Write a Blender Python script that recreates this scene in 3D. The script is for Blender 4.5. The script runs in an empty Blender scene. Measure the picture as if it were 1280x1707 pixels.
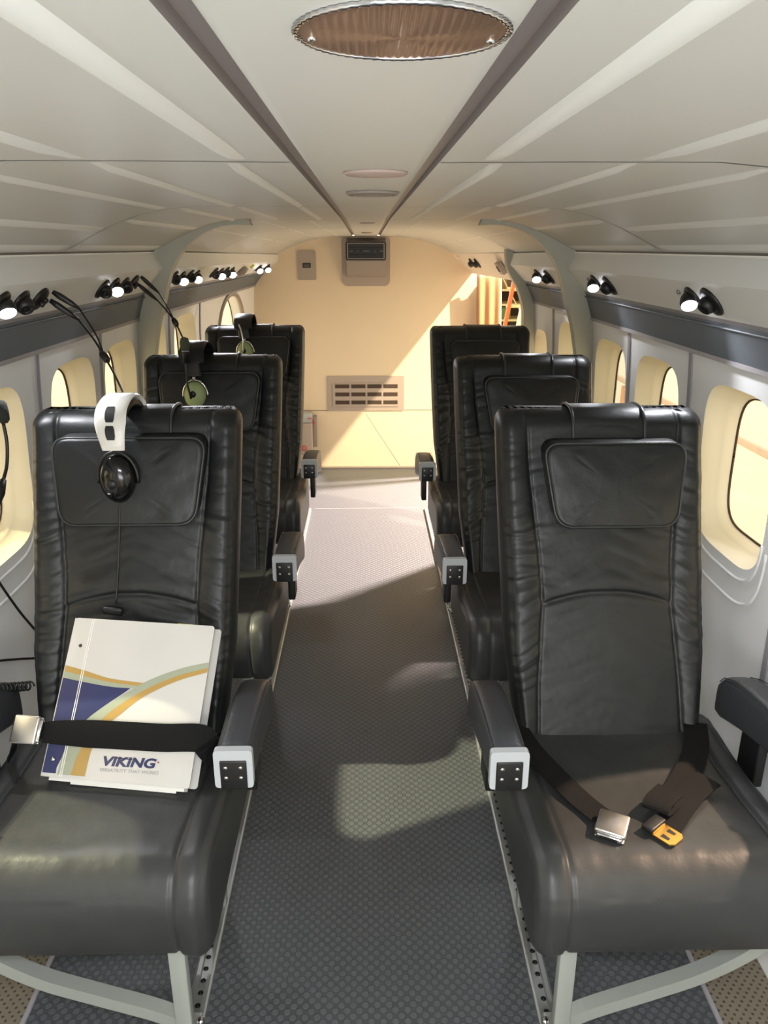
import bpy, bmesh, math, random
from mathutils import Vector, Matrix, noise
random.seed(7)
sc = bpy.context.scene
COL = sc.collection
PI = math.pi

# ------------------------------------------------------------------ materials
def lin(c):
    return tuple(((v/255.)/12.92 if v/255. <= .04045 else ((v/255.+.055)/1.055)**2.4) for v in c)

def mat(name, rgb, rough=.5, metal=0., spec=.5, bump=None, var=None, emit=None, coat=0.):
    """rgb in 0-255 sRGB; bump=(scale, strength, detail, stretch); var=(scale, amount)"""
    m = bpy.data.materials.new(name); m.use_nodes = True
    nt = m.node_tree; N = nt.nodes; L = nt.links
    b = N['Principled BSDF']
    c = lin(rgb)
    b.inputs['Base Color'].default_value = (*c, 1)
    b.inputs['Roughness'].default_value = rough
    b.inputs['Metallic'].default_value = metal
    b.inputs['Specular IOR Level'].default_value = spec
    b.inputs['Coat Weight'].default_value = coat
    tc = N.new('ShaderNodeTexCoord')
    if var:
        n = N.new('ShaderNodeTexNoise'); n.inputs['Scale'].default_value = var[0]; n.inputs['Detail'].default_value = 4
        L.new(tc.outputs['Object'], n.inputs['Vector'])
        r = N.new('ShaderNodeMapRange')
        r.inputs['From Min'].default_value = .3; r.inputs['From Max'].default_value = .7
        r.inputs['To Min'].default_value = 1-var[1]; r.inputs['To Max'].default_value = 1+var[1]
        L.new(n.outputs['Fac'], r.inputs['Value'])
        mx = N.new('ShaderNodeVectorMath'); mx.operation = 'SCALE'
        mx.inputs[0].default_value = c
        L.new(r.outputs['Result'], mx.inputs['Scale'])
        L.new(mx.outputs['Vector'], b.inputs['Base Color'])
    if bump:
        mp = N.new('ShaderNodeMapping')
        if len(bump) > 3: mp.inputs['Scale'].default_value = bump[3]
        L.new(tc.outputs['Object'], mp.inputs['Vector'])
        n = N.new('ShaderNodeTexNoise'); n.inputs['Scale'].default_value = bump[0]; n.inputs['Detail'].default_value = bump[2]
        L.new(mp.outputs['Vector'], n.inputs['Vector'])
        bp = N.new('ShaderNodeBump'); bp.inputs['Strength'].default_value = bump[1]; bp.inputs['Distance'].default_value = .004
        L.new(n.outputs['Fac'], bp.inputs['Height']); L.new(bp.outputs['Normal'], b.inputs['Normal'])
    if emit:
        b.inputs['Emission Color'].default_value = (*lin(emit[0]), 1); b.inputs['Emission Strength'].default_value = emit[1]
    return m

M = {}
M['leather'] = mat('black_leather', (27, 29, 29), .44, spec=.4, bump=(70, .15, 4), var=(9, .15))
M['leather_cushion'] = mat('top_lit_leather', (50, 51, 51), .42, spec=.4, bump=(70, .12, 4), var=(9, .12))  # same black leather, its colour lightened to stand in for light from above
M['leather_arm'] = mat('grey_leather', (56, 58, 62), .45, bump=(120, .2, 4))
M['leather_seam'] = mat('leather_piping', (46, 49, 48), .38)
M['wall'] = mat('wall_panel', (230, 231, 232), .5, var=(3, .02))
M['ceiling'] = mat('ceiling_panel', (190, 189, 183), .5, var=(2, .02))
M['rib'] = mat('ceiling_bead', (212, 212, 207), .5)
M['gap'] = mat('panel_gap', (92, 90, 88), .8)
M['seamline'] = mat('seam_line', (150, 146, 140), .7)
M['strip'] = mat('ceiling_channel', (126, 118, 116), .45)
M['psu'] = mat('service_panel', (218, 218, 215), .5)
M['band'] = mat('valance_band', (100, 106, 114), .6, bump=(300, .1, 2))
M['lip'] = mat('band_lip', (150, 146, 148), .5)
M['arch'] = mat('arch_frame', (174, 173, 160), .5)
M['post'] = mat('wall_post', (150, 147, 152), .5)
M['reveal'] = mat('window_reveal', (232, 222, 196), .5)
M['gasket'] = mat('window_gasket', (60, 40, 25), .6)
M['bulk'] = mat('bulkhead_panel', (222, 203, 176), .55, var=(3, .02))
M['taupe'] = mat('taupe_plastic', (150, 138, 130), .5)
M['taupe2'] = mat('taupe_plate', (166, 152, 142), .5)
M['dark'] = mat('dark_slot', (66, 52, 42), .8)
M['black'] = mat('black_plastic', (20, 20, 21), .45)
M['blackgloss'] = mat('gloss_black', (12, 12, 14), .15)
M['silver'] = mat('brushed_buckle', (196, 194, 190), .32, metal=1.)
M['chrome'] = mat('chrome', (210, 210, 212), .12, metal=1.)
M['brass'] = mat('gilt_tongue', (206, 160, 76), .3, metal=1.)
M['white'] = mat('pale_cap', (172, 176, 180), .4)
M['metal'] = mat('grey_frame_metal', (168, 172, 166), .4, metal=.3)
M['track'] = mat('track_metal', (150, 152, 150), .38, metal=.6)
M['webbing'] = mat('belt_webbing', (8, 8, 9), .8, spec=.25, bump=(900, .3, 1))
M['headband'] = mat('headset_silver', (214, 212, 206), .35)
M['green'] = mat('headset_green', (150, 166, 118), .45)
M['foam'] = mat('mic_foam', (38, 40, 36), .95, bump=(500, .6, 2))
M['foam_green'] = mat('mic_foam_green', (74, 78, 66), .95, bump=(500, .6, 2))
M['cord'] = mat('cord_rubber', (18, 18, 18), .5)
M['lens'] = mat('lamp_lens', (250, 250, 255), .3, emit=((242, 243, 255), 9.))
M['binder'] = mat('binder_white', (192, 190, 186), .3, var=(14, .015), coat=.3)
M['gold'] = mat('binder_gold', (166, 134, 70), .35, coat=.3)
M['sage'] = mat('binder_sage', (148, 154, 134), .35, coat=.3)
M['navy'] = mat('binder_navy', (27, 35, 84), .35, coat=.3)
M['greytext'] = mat('binder_grey_text', (160, 158, 158), .5)
M['red'] = mat('red_print', (208, 62, 36), .5)
M['yellow'] = mat('yellow_tab', (214, 210, 60), .6)
M['paper'] = mat('paper', (222, 220, 214), .8)
M['curtain'] = mat('curtain_cloth', (178, 138, 106), .85, bump=(60, .3, 3))
M['header'] = mat('door_header_panel', (226, 214, 202), .55)
M['orange'] = mat('ladder_orange', (196, 78, 22), .5)
M['cream'] = mat('cream_paint', (176, 162, 124), .6)
M['ground'] = mat('hangar_floor', (192, 183, 158), .8, var=(2, .05))
M['crate'] = mat('crate_tan', (150, 116, 92), .7)
M['navyc'] = mat('dark_crate', (36, 34, 44), .6)
M['plantgreen'] = mat('green_crate', (70, 90, 36), .7)
M['redc'] = mat('red_bundle', (140, 40, 38), .7)
M['brown'] = mat('brown_box', (100, 74, 34), .7)
M['perfmetal'] = mat('grille_metal', (168, 138, 116), .42, metal=.8)
M['mauve'] = mat('mauve_disc', (176, 156, 148), .5)

def nodes_of(m):
    nt = m.node_tree
    return nt.nodes, nt.links, nt.nodes['Principled BSDF']

def glass():
    m = bpy.data.materials.new('window_glass'); m.use_nodes = True
    nt = m.node_tree; N = nt.nodes; L = nt.links
    N.remove(N['Principled BSDF'])
    t = N.new('ShaderNodeBsdfTransparent'); t.inputs['Color'].default_value = (.97, .96, .93, 1)
    g = N.new('ShaderNodeBsdfGlossy'); g.inputs['Roughness'].default_value = .03
    f = N.new('ShaderNodeLayerWeight'); f.inputs['Blend'].default_value = .5
    pw = N.new('ShaderNodeMath'); pw.operation = 'POWER'; pw.inputs[1].default_value = 5
    sc_ = N.new('ShaderNodeMath'); sc_.operation = 'MULTIPLY_ADD'; sc_.inputs[1].default_value = .4; sc_.inputs[2].default_value = .03
    L.new(f.outputs['Facing'], pw.inputs[0]); L.new(pw.outputs[0], sc_.inputs[0])
    mx = N.new('ShaderNodeMixShader')
    L.new(sc_.outputs[0], mx.inputs[0]); L.new(t.outputs[0], mx.inputs[1]); L.new(g.outputs[0], mx.inputs[2])
    L.new(mx.outputs[0], N['Material Output'].inputs['Surface'])
    return m
M['glass'] = glass()

def dots(name, rgb, dot_rgb, pitch, rough, hole=False):
    """coin-dot rubber or perforated board: a staggered lattice of small round dots"""
    m = mat(name, rgb, rough); N, L, b = nodes_of(m)
    tc = N.new('ShaderNodeTexCoord')
    mp = N.new('ShaderNodeMapping'); mp.inputs['Rotation'].default_value = (0, 0, PI/4)
    s = 1/pitch; mp.inputs['Scale'].default_value = (s, s, 0)
    L.new(tc.outputs['Object'], mp.inputs['Vector'])
    v = N.new('ShaderNodeTexVoronoi'); v.voronoi_dimensions = '2D'; v.inputs['Randomness'].default_value = 0; v.inputs['Scale'].default_value = 1
    L.new(mp.outputs['Vector'], v.inputs['Vector'])
    r = N.new('ShaderNodeMapRange'); r.interpolation_type = 'SMOOTHSTEP'
    r.inputs['From Min'].default_value = .44 if not hole else .24; r.inputs['From Max'].default_value = .33 if not hole else .16
    L.new(v.outputs['Distance'], r.inputs['Value'])
    mx = N.new('ShaderNodeMix'); mx.data_type = 'RGBA'
    mx.inputs['A'].default_value = (*lin(rgb), 1); mx.inputs['B'].default_value = (*lin(dot_rgb), 1)
    L.new(r.outputs['Result'], mx.inputs['Factor']); L.new(mx.outputs['Result'], b.inputs['Base Color'])
    bp = N.new('ShaderNodeBump'); bp.inputs['Strength'].default_value = .55; bp.inputs['Distance'].default_value = .0016
    bp.invert = hole
    L.new(r.outputs['Result'], bp.inputs['Height']); L.new(bp.outputs['Normal'], b.inputs['Normal'])
    return m
M['mat'] = dots('coin_rubber', (70, 73, 76), (86, 89, 92), .0165, .42)
M['perf'] = dots('perforated_board', (122, 113, 96), (70, 64, 54), .0125, .7, True)

# ------------------------------------------------------------------ helpers
def tag(o, label=None, cat=None, group=None, kind=None):
    if label: o['label'] = label
    if cat: o['category'] = cat
    if group: o['group'] = group
    if kind: o['kind'] = kind
    return o

def empty(name, loc=(0, 0, 0), label=None, cat=None, group=None, rz=0.):
    o = bpy.data.objects.new(name, None); COL.objects.link(o)
    o.location = loc; o.rotation_euler = (0, 0, rz); o.empty_display_size = .05
    return tag(o, label, cat, group)

class MB:
    def __init__(s): s.v = []; s.f = []; s.sm = []
    def add(s, verts, faces, smooth=False):
        o = len(s.v); s.v += [tuple(p) for p in verts]
        for f in faces: s.f.append(tuple(i+o for i in f)); s.sm.append(smooth)
        return s
    def box(s, a, b, bev=0., smooth=False, mtx=None):
        bm = bmesh.new(); bmesh.ops.create_cube(bm, size=1)
        for v in bm.verts:
            v.co = Vector(((a[i]+b[i])/2 + v.co[i]*(b[i]-a[i])) for i in range(3))
        if bev > 0:
            bmesh.ops.bevel(bm, geom=bm.edges[:]+bm.verts[:], offset=bev, segments=3, affect='EDGES', profile=.5)
        s._bm(bm, mtx, bev > 0); return s
    def _bm(s, bm, mtx=None, smooth=False):
        bm.verts.index_update()
        vs = [(mtx @ v.co if mtx else v.co.copy()) for v in bm.verts]
        s.add(vs, [[v.index for v in f.verts] for f in bm.faces], smooth); bm.free()
    def grid(s, rows, closed_u=False, closed_v=False, smooth=True, flip=False):
        nr = len(rows); nc = len(rows[0]); vs = [p for r in rows for p in r]; fs = []
        for i in range(nr if closed_v else nr-1):
            for j in range(nc if closed_u else nc-1):
                a = i*nc+j; b = i*nc+(j+1) % nc; c = ((i+1) % nr)*nc+(j+1) % nc; d = ((i+1) % nr)*nc+j
                fs.append((a, d, c, b) if flip else (a, b, c, d))
        s.add(vs, fs, smooth); return s
    def cap(s, ring, flip=False, smooth=False):
        n = len(ring); c = sum((Vector(p) for p in ring), Vector())/n
        s.add(list(ring)+[c], [((i+1) % n, i, n) if flip else (i, (i+1) % n, n) for i in range(n)], smooth); return s
    def tube(s, path, r, n=10, caps=True, flat=1.):
        P = [Vector(p) for p in path]; rows = []
        up = None
        for i, p in enumerate(P):
            t = (P[min(i+1, len(P)-1)]-P[max(i-1, 0)]).normalized()
            if up is None:
                up = Vector((0, 0, 1)) if abs(t.z) < .9 else Vector((1, 0, 0))
            up = (up - t*up.dot(t)).normalized(); sd = t.cross(up)
            rr = r[i] if isinstance(r, (list, tuple)) else r
            rows.append([p + (up*math.cos(a)*flat + sd*math.sin(a))*rr for a in [2*PI*k/n for k in range(n)]])
        s.grid(rows, closed_u=True)
        if caps: s.cap(rows[0]); s.cap(rows[-1], True)
        return s
    def lathe(s, prof, n=24, mtx=None, smooth=True):
        """prof: (r, h) pairs about local z"""
        rows = []
        for r, h in prof:
            row = [Vector((r*math.cos(2*PI*k/n), r*math.sin(2*PI*k/n), h)) for k in range(n)]
            rows.append([mtx @ p if mtx else p for p in row])
        s.grid(rows, closed_u=True, smooth=smooth)
        if prof[0][0] > 1e-5: s.cap(rows[0], True)
        if prof[-1][0] > 1e-5: s.cap(rows[-1])
        return s
    def prism(s, poly, y0, y1, axis='y', smooth=False):
        """extrude a 2D polygon (x,z) along y, or (y,z) along x, or (x,y) along z"""
        def P(a, b, h): return {'y': (a, h, b), 'x': (h, a, b), 'z': (a, b, h)}[axis]
        n = len(poly)
        bm = bmesh.new()
        A = [bm.verts.new(P(a, b, y0)) for a, b in poly]; B = [bm.verts.new(P(a, b, y1)) for a, b in poly]
        bm.faces.new(A); bm.faces.new(B[::-1])
        for i in range(n): bm.faces.new((A[i], B[i], B[(i+1) % n], A[(i+1) % n]))
        bmesh.ops.recalc_face_normals(bm, faces=bm.faces[:])
        s._bm(bm, None, smooth); return s
    def build(s, name, m, parent=None, label=None, cat=None, group=None, kind=None, mtx=None, recalc=True):
        me = bpy.data.meshes.new(name)
        me.from_pydata(s.v, [], s.f)
        me.polygons.foreach_set('use_smooth', s.sm)
        if recalc:
            bm = bmesh.new(); bm.from_mesh(me)
            bmesh.ops.remove_doubles(bm, verts=bm.verts[:], dist=1e-6)
            bmesh.ops.recalc_face_normals(bm, faces=bm.faces[:]); bm.to_mesh(me); bm.free()
        me.materials.append(M[m] if isinstance(m, str) else m)
        o = bpy.data.objects.new(name, me); COL.objects.link(o)
        if parent: o.parent = parent
        if mtx: o.matrix_local = mtx
        return tag(o, label, cat, group, kind)

def struct(mb, name, m, parent=None, **k):
    return mb.build(name, m, parent, kind='structure', **k)

def autosmooth(o, ang=35):
    me = o.data
    bm = bmesh.new(); bm.from_mesh(me)
    for e in bm.edges:
        if len(e.link_faces) == 2 and e.calc_face_angle(0) > math.radians(ang): e.smooth = False
    bm.to_mesh(me); bm.free(); return o

def copy_tree(o, parent=None):
    c = o.copy(); COL.objects.link(c)
    if parent: c.parent = parent
    for ch in list(o.children): copy_tree(ch, c)
    return c

def bez(pts, n=8):
    """Catmull-Rom through pts"""
    P = [Vector(p) for p in pts]; P = [2*P[0]-P[1]]+P+[2*P[-1]-P[-2]]; out = []
    for i in range(1, len(P)-2):
        a, b, c, d = P[i-1:i+3]
        for k in range(n):
            t = k/n
            out.append(.5*((2*b)+(c-a)*t+(2*a-5*b+4*c-d)*t*t+(3*b-a-3*c+d)*t**3))
    out.append(P[-2]); return out

def interp(tab, x):
    if x <= tab[0][0]: return tab[0][1]
    for (a, b), (c, d) in zip(tab, tab[1:]):
        if x <= c: return b+(d-b)*(x-a)/(c-a)
    return tab[-1][1]

def frame(origin, z, up=(0, 0, 1)):
    z = Vector(z).normalized(); u = Vector(up); x = u.cross(z)
    if x.length < 1e-4: x = Vector((1, 0, 0))
    x.normalize(); y = z.cross(x)
    m = Matrix((x, y, z)).transposed().to_4x4(); m.translation = Vector(origin); return m

def ribbon(mb, path, widthdirs, w, th=.002, wavy=0):
    """flat webbing along path; widthdirs one vector or a list"""
    P = [Vector(p) for p in path]; rows = []
    for i, p in enumerate(P):
        t = (P[min(i+1, len(P)-1)]-P[max(i-1, 0)]).normalized()
        wd = Vector(widthdirs[i] if isinstance(widthdirs, list) else widthdirs)
        wd = (wd - t*wd.dot(t)).normalized(); nn = t.cross(wd)
        ww = w[i] if isinstance(w, list) else w
        a, b = wd*ww/2, nn*th/2
        rows.append([p-a-b, p+a-b, p+a+b, p-a+b])
    mb.grid(rows, closed_u=True, smooth=False); mb.cap(rows[0]); mb.cap(rows[-1], True)
    return mb

# ------------------------------------------------------------------ cabin section
Y0, Y1, YA = -.6, 4.975, 2.8
def kk(y): return min(max((y-YA)/(Y1-YA), 0), 1)
def lerp2(a, b, k): return (a[0]+(b[0]-a[0])*k, a[1]+(b[1]-a[1])*k)
CEIL = [((.083, 1.490), (.083, 1.462)), ((.25, 1.491), (.20, 1.459)), ((.40, 1.491), (.29, 1.450)), ((.47, 1.485), (.35, 1.437)),
        ((.53, 1.473), (.405, 1.422)), ((.59, 1.453), (.45, 1.405)), ((.65, 1.425), (.49, 1.387)), ((.72, 1.390), (.535, 1.362))]
VTOP = ((.7255, 1.3845), (.5385, 1.3575)); VBOT = ((.703, 1.329), (.540, 1.318)); PBOT = ((.764, 1.254), (.620, 1.262))
BTOP = ((.773, 1.244), (.630, 1.252)); BBOT = ((.801, 1.160), (.688, 1.176))
def S(p, y): return lerp2(p[0], p[1], kk(y))
XWF = [(0, .80), (.25, .822), (.45, .832), (.7, .83), (.9, .825), (1.08, .815), (1.18, .806)]
XWA = [(0, .70), (.25, .705), (.45, .71), (.7, .71), (.9, .706), (1.08, .701), (1.18, .694)]
def xw(y, z): return interp(XWF, z)+(interp(XWA, z)-interp(XWF, z))*kk(y)
def ceil_pt(x, y):
    """(x,z) on the ceiling underside at |x| (front scale) for cabin station y"""
    pts = [S(p, y) for p in CEIL]; f = [p[0][0] for p in CEIL]
    ax = abs(x)
    for i in range(len(f)-1):
        if ax <= f[i+1] or i == len(f)-2:
            t = (ax-f[i])/(f[i+1]-f[i]); q = lerp2(pts[i], pts[i+1], t)
            return (math.copysign(q[0], x), q[1])

YS = [Y0, -.2, .2, .6, .94, 1.3, 1.6, 1.95, 2.4, 2.8, 3.2, 3.6, 4.0, 4.5, Y1]

# ---- ceiling
mb = MB()
for s in (-1, 1):
    rows = []
    for y in YS:
        r = [ceil_pt(s*x, y) for x in [.083+(.72-.083)*i/28 for i in range(29)]]
        rows.append([(x, y, z) for x, z in r])
    mb.grid(rows, flip=(s > 0))
rows = []
for y in YS:
    zc = S(CEIL[0], y)[1]
    rows.append([(x, y, zc+dz) for x, dz in ((-.0695, .004), (-.068, .0025), (-.0615, .0002), (-.058, 0), (0, 0), (.058, 0), (.0615, .0002), (.068, .0025), (.0695, .004))])
mb.grid(rows)
ceiling = struct(mb, 'ceiling', 'ceiling', recalc=False)
for i, s in enumerate((-1, 1)):
    mb = MB(); rows = []
    for y in YS:
        zc = S(CEIL[0], y)[1]
        rows.append([(s*a, y, zc+dz) for a, dz in ((.0690, .0035), (.0695, .008), (.0825, .008), (.0832, .0))])
    mb.grid(rows, smooth=False)
    struct(mb, 'trim_%d' % (i+1), 'strip')
# raised beads on the ceiling panels
panels = [(Y0, .93, (.138, .312, .47)), (.955, 1.935, (.152, .307, .467, .617, .70)), (1.965, 2.78, (.155, .30, .44, .57, .70)),
          (2.9, 3.55, (.2, .38, .56)), (3.6, 4.2, (.2, .38, .56)), (4.25, 4.93, (.2, .38, .56))]
for pi, (a, b, xs) in enumerate(panels):
    for s in (-1, 1):
        for x in xs:
            mb = MB(); rows = []; n = 14
            wd = (.011 if pi == 0 else .009) if pi < 3 else .004
            ht = (.0062 if pi < 3 else .0018)
            for i in range(n+1):
                y = a+(b-a)*i/n
                e = min(1, min(i, n-i)/1.0)
                row = []
                for j in range(9):
                    t = -1+j/4
                    xx, zz = ceil_pt(s*(x+t*wd), y)
                    row.append((xx, y, zz-ht*(1-t*t)**.8*e+.0004))
                rows.append(row)
            mb.grid(rows)
            mb.build('ceiling_bead', 'rib', ceiling)
# cross seams between ceiling panels
for y, m, w in ((.942, 'gap', .004), (1.95, 'gap', .0035), (2.83, 'gap', .004), (3.575, 'seamline', .005), (4.225, 'seamline', .005)):
    for s in (-1, 1):
        mb = MB(); rows = []
        for dy in (-w/2, w/2):
            rows.append([(p[0], y+dy, p[1]-.0006) for p in [ceil_pt(s*(.084+.636*i/30), y+dy) for i in range(31)]])
        mb.grid(rows); mb.build('panel_joint', m, ceiling)

# ---- upper side: valance panel, service panel, dark band
def strip_panel(name, m, pa, pb, s, ya, yb, th=.008, parent=None, n=10, kind='structure', prof=None):
    mb = MB(); rows = []
    for i in range(n+1):
        y = ya+(yb-ya)*i/n
        a = S(pa, y); b = S(pb, y)
        rows.append([(s*a[0], y, a[1]), (s*b[0], y, b[1]), (s*(b[0]+th), y, b[1]+.001), (s*(a[0]+th), y, a[1]-.001)])
    mb.grid(rows, closed_u=True, smooth=False); mb.cap(rows[0]); mb.cap(rows[-1], True)
    return mb.build(name, m, parent, kind=kind)
ti = 3
for s, side in ((-1, 'left'), (1, 'right')):
    yb = Y1
    for nm, m, a, b in (('valance', 'wall', VTOP, VBOT), ('service', 'psu', VBOT, PBOT), ('band', 'band', BTOP, BBOT)):
        segs = [(Y0, YA), (YA+.05, 3.6 if s > 0 else Y1)]
        if s > 0 and nm == 'valance': segs[1] = (YA+.05, 3.6)
        for ya_, yb_ in segs:
            strip_panel('trim_%d' % ti, m, a, b, s, ya_, yb_); ti += 1
    # dark gap above the valance, step and lip along the band
    for (ya_, yb_) in ((Y0, YA), (YA+.05, 3.6 if s > 0 else Y1)):
        G0 = ((.7180, 1.3952), (.5325, 1.3672)); G1 = ((.7312, 1.3815), (.5440, 1.3545))
        strip_panel('trim_%d' % ti, 'gap', G0, G1, s, ya_, yb_, .002); ti += 1
        P2 = ((.766, 1.256), (.622, 1.264)); B2 = ((.776, 1.240), (.634, 1.247))
        strip_panel('trim_%d' % ti, 'lip', P2, B2, s, ya_, yb_, .003); ti += 1
        mb = MB(); rows = []
        for i in range(11):
            y = ya_+(yb_-ya_)*i/10; p = S(BTOP, y); q = S(BBOT, y)
            g = lerp2(p, q, .12)
            rows.append([(s*(g[0]-.0025+.003*math.cos(t)), y, g[1]+.003*math.sin(t)) for t in [2*PI*k/8 for k in range(8)]])
        mb.grid(rows, closed_u=True); struct(mb, 'trim_%d' % ti, 'band'); ti += 1
        mb = MB(); rows = []
        for i in range(11):
            y = ya_+(yb_-ya_)*i/10; q = S(BBOT, y)
            rows.append([(s*(q[0]+a), y, q[1]+b) for a, b in ((-.003, .004), (-.003, -.006), (.012, -.006), (.012, .004))])
        mb.grid(rows, closed_u=True, smooth=False); struct(mb, 'trim_%d' % ti, 'lip'); ti += 1
# door header panel between the second arch and the bulkhead
H0 = ((.72, 1.386), (.535, 1.362)); H1 = ((.775, 1.245), (.650, 1.248))
strip_panel('trim_%d' % ti, 'header', H0, H1, 1, 3.64, Y1-.002); ti += 1
strip_panel('trim_%d' % ti, 'gap', ((.7170, 1.3960), (.5320, 1.3680)), ((.7330, 1.3700), (.5500, 1.3470)), 1, 3.6, Y1-.002, .002); ti += 1

# ---- side walls with window openings
def sup(a, b, n, th):
    c, s_ = abs(math.cos(th)), abs(math.sin(th))
    r = 1/((c/a)**n+(s_/b)**n)**(1/n)
    return r*math.cos(th), r*math.sin(th)
ZT = 1.18
win_i = 1
def wall_side(s, bays, yend):
    """bays: (y0,y1,win) win=(yc,zc,hy,hz,n) or None"""
    global win_i
    wm = MB()
    P = lambda y, z: (s*xw(y, z), y, z)
    for (ya, yb, win) in bays:
        if win is None:
            rows = [[P(ya+(yb-ya)*i/4, ZT*j/24) for i in range(5)] for j in range(25)]
            wm.grid(rows); continue
        yc, zc, hy, hz, n = win
        zb = zc-hz-.06
        wm.grid([[P(ya+(yb-ya)*i/4, zb*j/12) for i in range(5)] for j in range(13)])
        L, R, B, T = ya-yc, yb-yc, zb-zc, ZT-zc
        ths = sorted([2*PI*k/72 for k in range(72)]+[math.atan2(b, a) % (2*PI) for a in (L, R) for b in (B, T)])
        outer = []
        for th in ths:
            c, d = math.cos(th), math.sin(th); t = 1e9
            if c > 1e-9: t = min(t, R/c)
            if c < -1e-9: t = min(t, L/c)
            if d > 1e-9: t = min(t, T/d)
            if d < -1e-9: t = min(t, B/d)
            outer.append((c*t, d*t))
        hole = [sup(hy, hz, n, th) for th in ths]
        rows = []
        for k in range(7):
            t = k/6
            rows.append([P(yc+h[0]+(o[0]-h[0])*t, zc+h[1]+(o[1]-h[1])*t) for h, o in zip(hole, outer)])
        wm.grid(rows, closed_u=True)
        # flared reveal
        prof = [(0, 1.0, 0), (.006, .985, 0), (.018, .955, 0), (.034, .915, 0), (.040, .893, 0), (.043, .882, 0), (.060, .835, 0), (.066, .82, 0)]
        if n < 3: prof = [(0, 1, 0), (.01, .985, 0), (.03, .965, 0), (.04, .95, 0)]
        rm = MB(); rows = []
        for dx, sc_, _ in prof:
            sy = hy - (1-sc_)*.19; sz = hz-(1-sc_)*.19
            row = []
            for th in ths:
                u, w = sup(sy, sz, n, th)
                # the mouth follows the wall, the inner edge is plane
                k = dx/prof[-1][0]
                xx = xw(yc+u, zc+w)*(1-k)+xw(yc, zc)*k+dx
                row.append((s*xx, yc+u, zc+w+ (0.004*k)))
            rows.append(row)
        rm.grid(rows, closed_u=True)
        name = 'window_%d' % win_i; win_i += 1
        w_o = struct(rm, name, 'reveal' if n > 3 else 'wall')
        inner = rows[-1]
        gm = MB(); gm.tube(inner+[inner[0], inner[1]], .0032, 6, caps=False); gm.build('gasket', 'gasket', w_o)
        pm = MB(); pm.cap([(p[0]+s*.002, p[1], p[2]) for p in inner]); pm.build('pane', 'glass', w_o)
        if n < 3:
            fm = MB(); ring = [P(yc+sup(hy, hz, n, th)[0], zc+sup(hy, hz, n, th)[1]) for th in ths]
            fm.tube(ring+[ring[0], ring[1]], .013, 8, caps=False); fm.build('window_frame', 'taupe', w_o)
        elif ya < 2.5:
            for off in (.03, .085):
                path = []
                for k in range(41):
                    th = PI+.12+(PI-.24)*k/40
                    u, w = sup(hy-.01+off*.35, hz+off, 4, th)
                    z = zc+w
                    y = yc+u
                    if z > zc-hz*.55: continue
                    path.append((s*(xw(y, z)+.001), y, z))
                if len(path) > 3:
                    bm_ = MB(); bm_.tube(path, .0045, 8); bm_.build('sill_bead', 'wall', w_o)
    return struct(wm, 'wall_left' if s < 0 else 'wall_right', 'wall', recalc=False)
W = lambda y: (y, .912, .172, .192, 4.2)
lb = [(Y0, -.04, None), (-.04, .44, (.2, .912, .172, .192, 4.2)), (.44, .92, W(.68)), (.92, 1.40, W(1.16)), (1.40, 1.92, W(1.66)), (1.92, 2.395, W(2.165)), (2.395, 2.80, W(2.60)),
      (2.80, 3.18, (3.0, .94, .14, .19, 4.2)), (3.18, 3.66, (3.42, .94, .172, .19, 4.2)), (3.66, Y1, (4.33, .85, .34, .31, 2.3))]
wall_l = wall_side(-1, lb, Y1)
rb = [(Y0, -.04, None), (-.04, .44, (.2, .912, .172, .192, 4.2)), (.44, .92, W(.68)), (.92, 1.40, W(1.16)), (1.40, 1.92, W(1.655)), (1.92, 2.395, W(2.16)), (2.395, 2.80, W(2.595)),
      (2.80, 3.30, (3.07, .93, .16, .19, 4.2)), (3.30, 3.62, (3.50, .88, .10, .17, 4.2)), (4.84, Y1, None)]
wall_r = wall_side(1, rb, Y1)
# posts between the window panels
for s in (-1, 1):
    for y in ([.44, .92, 1.40, 1.92, 2.395] + ([3.18, 3.66] if s < 0 else [3.30])):
        mb = MB(); w = .0095
        rows = []
        for j in range(20):
            z = .02+1.15*j/19; x = xw(y, z)
            rows.append([(s*(x+.004), y-w, z), (s*(x-.004), y-w, z), (s*(x-.004), y+w, z), (s*(x+.004), y+w, z)])
        mb.grid(rows, closed_u=True, smooth=False)
        struct(mb, 'trim_%d' % ti, 'post'); ti += 1

# ---- arch frames
def section_pts(y, s=1, zmin=0.):
    out = [ceil_pt(.395, y)] + [S(p, y) for p in CEIL[3:]] + [S(VTOP, y), S(VBOT, y), S(PBOT, y), S(BTOP, y), S(BBOT, y)]
    out += [(xw(y, z), z) for z in (1.08, .9, .7, .45, .25, 0.)]
    return out
inner = [(.39, 1.471), (.46, 1.472), (.525, 1.458), (.584, 1.428), (.64, 1.375), (.672, 1.325), (.693, 1.268), (.711, 1.21), (.735, 1.14), (.751, 1.07), (.763, 1.0), (.773, .85), (.778, .6), (.768, .3), (.745, .0)]
inner_s = [(p.x, p.y) for p in bez([(a, b, 0) for a, b in inner], 4)]
def arch(name, outer, inn, s, ya, yb):
    mb = MB()
    poly = [(s*(x+.004), z+.003) for x, z in outer] + [(s*x, z) for x, z in inn[::-1]]
    bm = bmesh.new()
    A = [bm.verts.new((x, ya, z)) for x, z in poly]
    f = bm.faces.new(A); r = bmesh.ops.extrude_face_region(bm, geom=[f])
    for v in r['geom']:
        if isinstance(v, bmesh.types.BMVert): v.co.y = yb
    bmesh.ops.triangulate(bm, faces=[f_ for f_ in bm.faces if len(f_.verts) > 4])
    bmesh.ops.recalc_face_normals(bm, faces=bm.faces[:])
    mb._bm(bm, None, True)
    o = mb.build(name, 'arch', None, kind='structure')
    autosmooth(o, 30)
    return o
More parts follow.
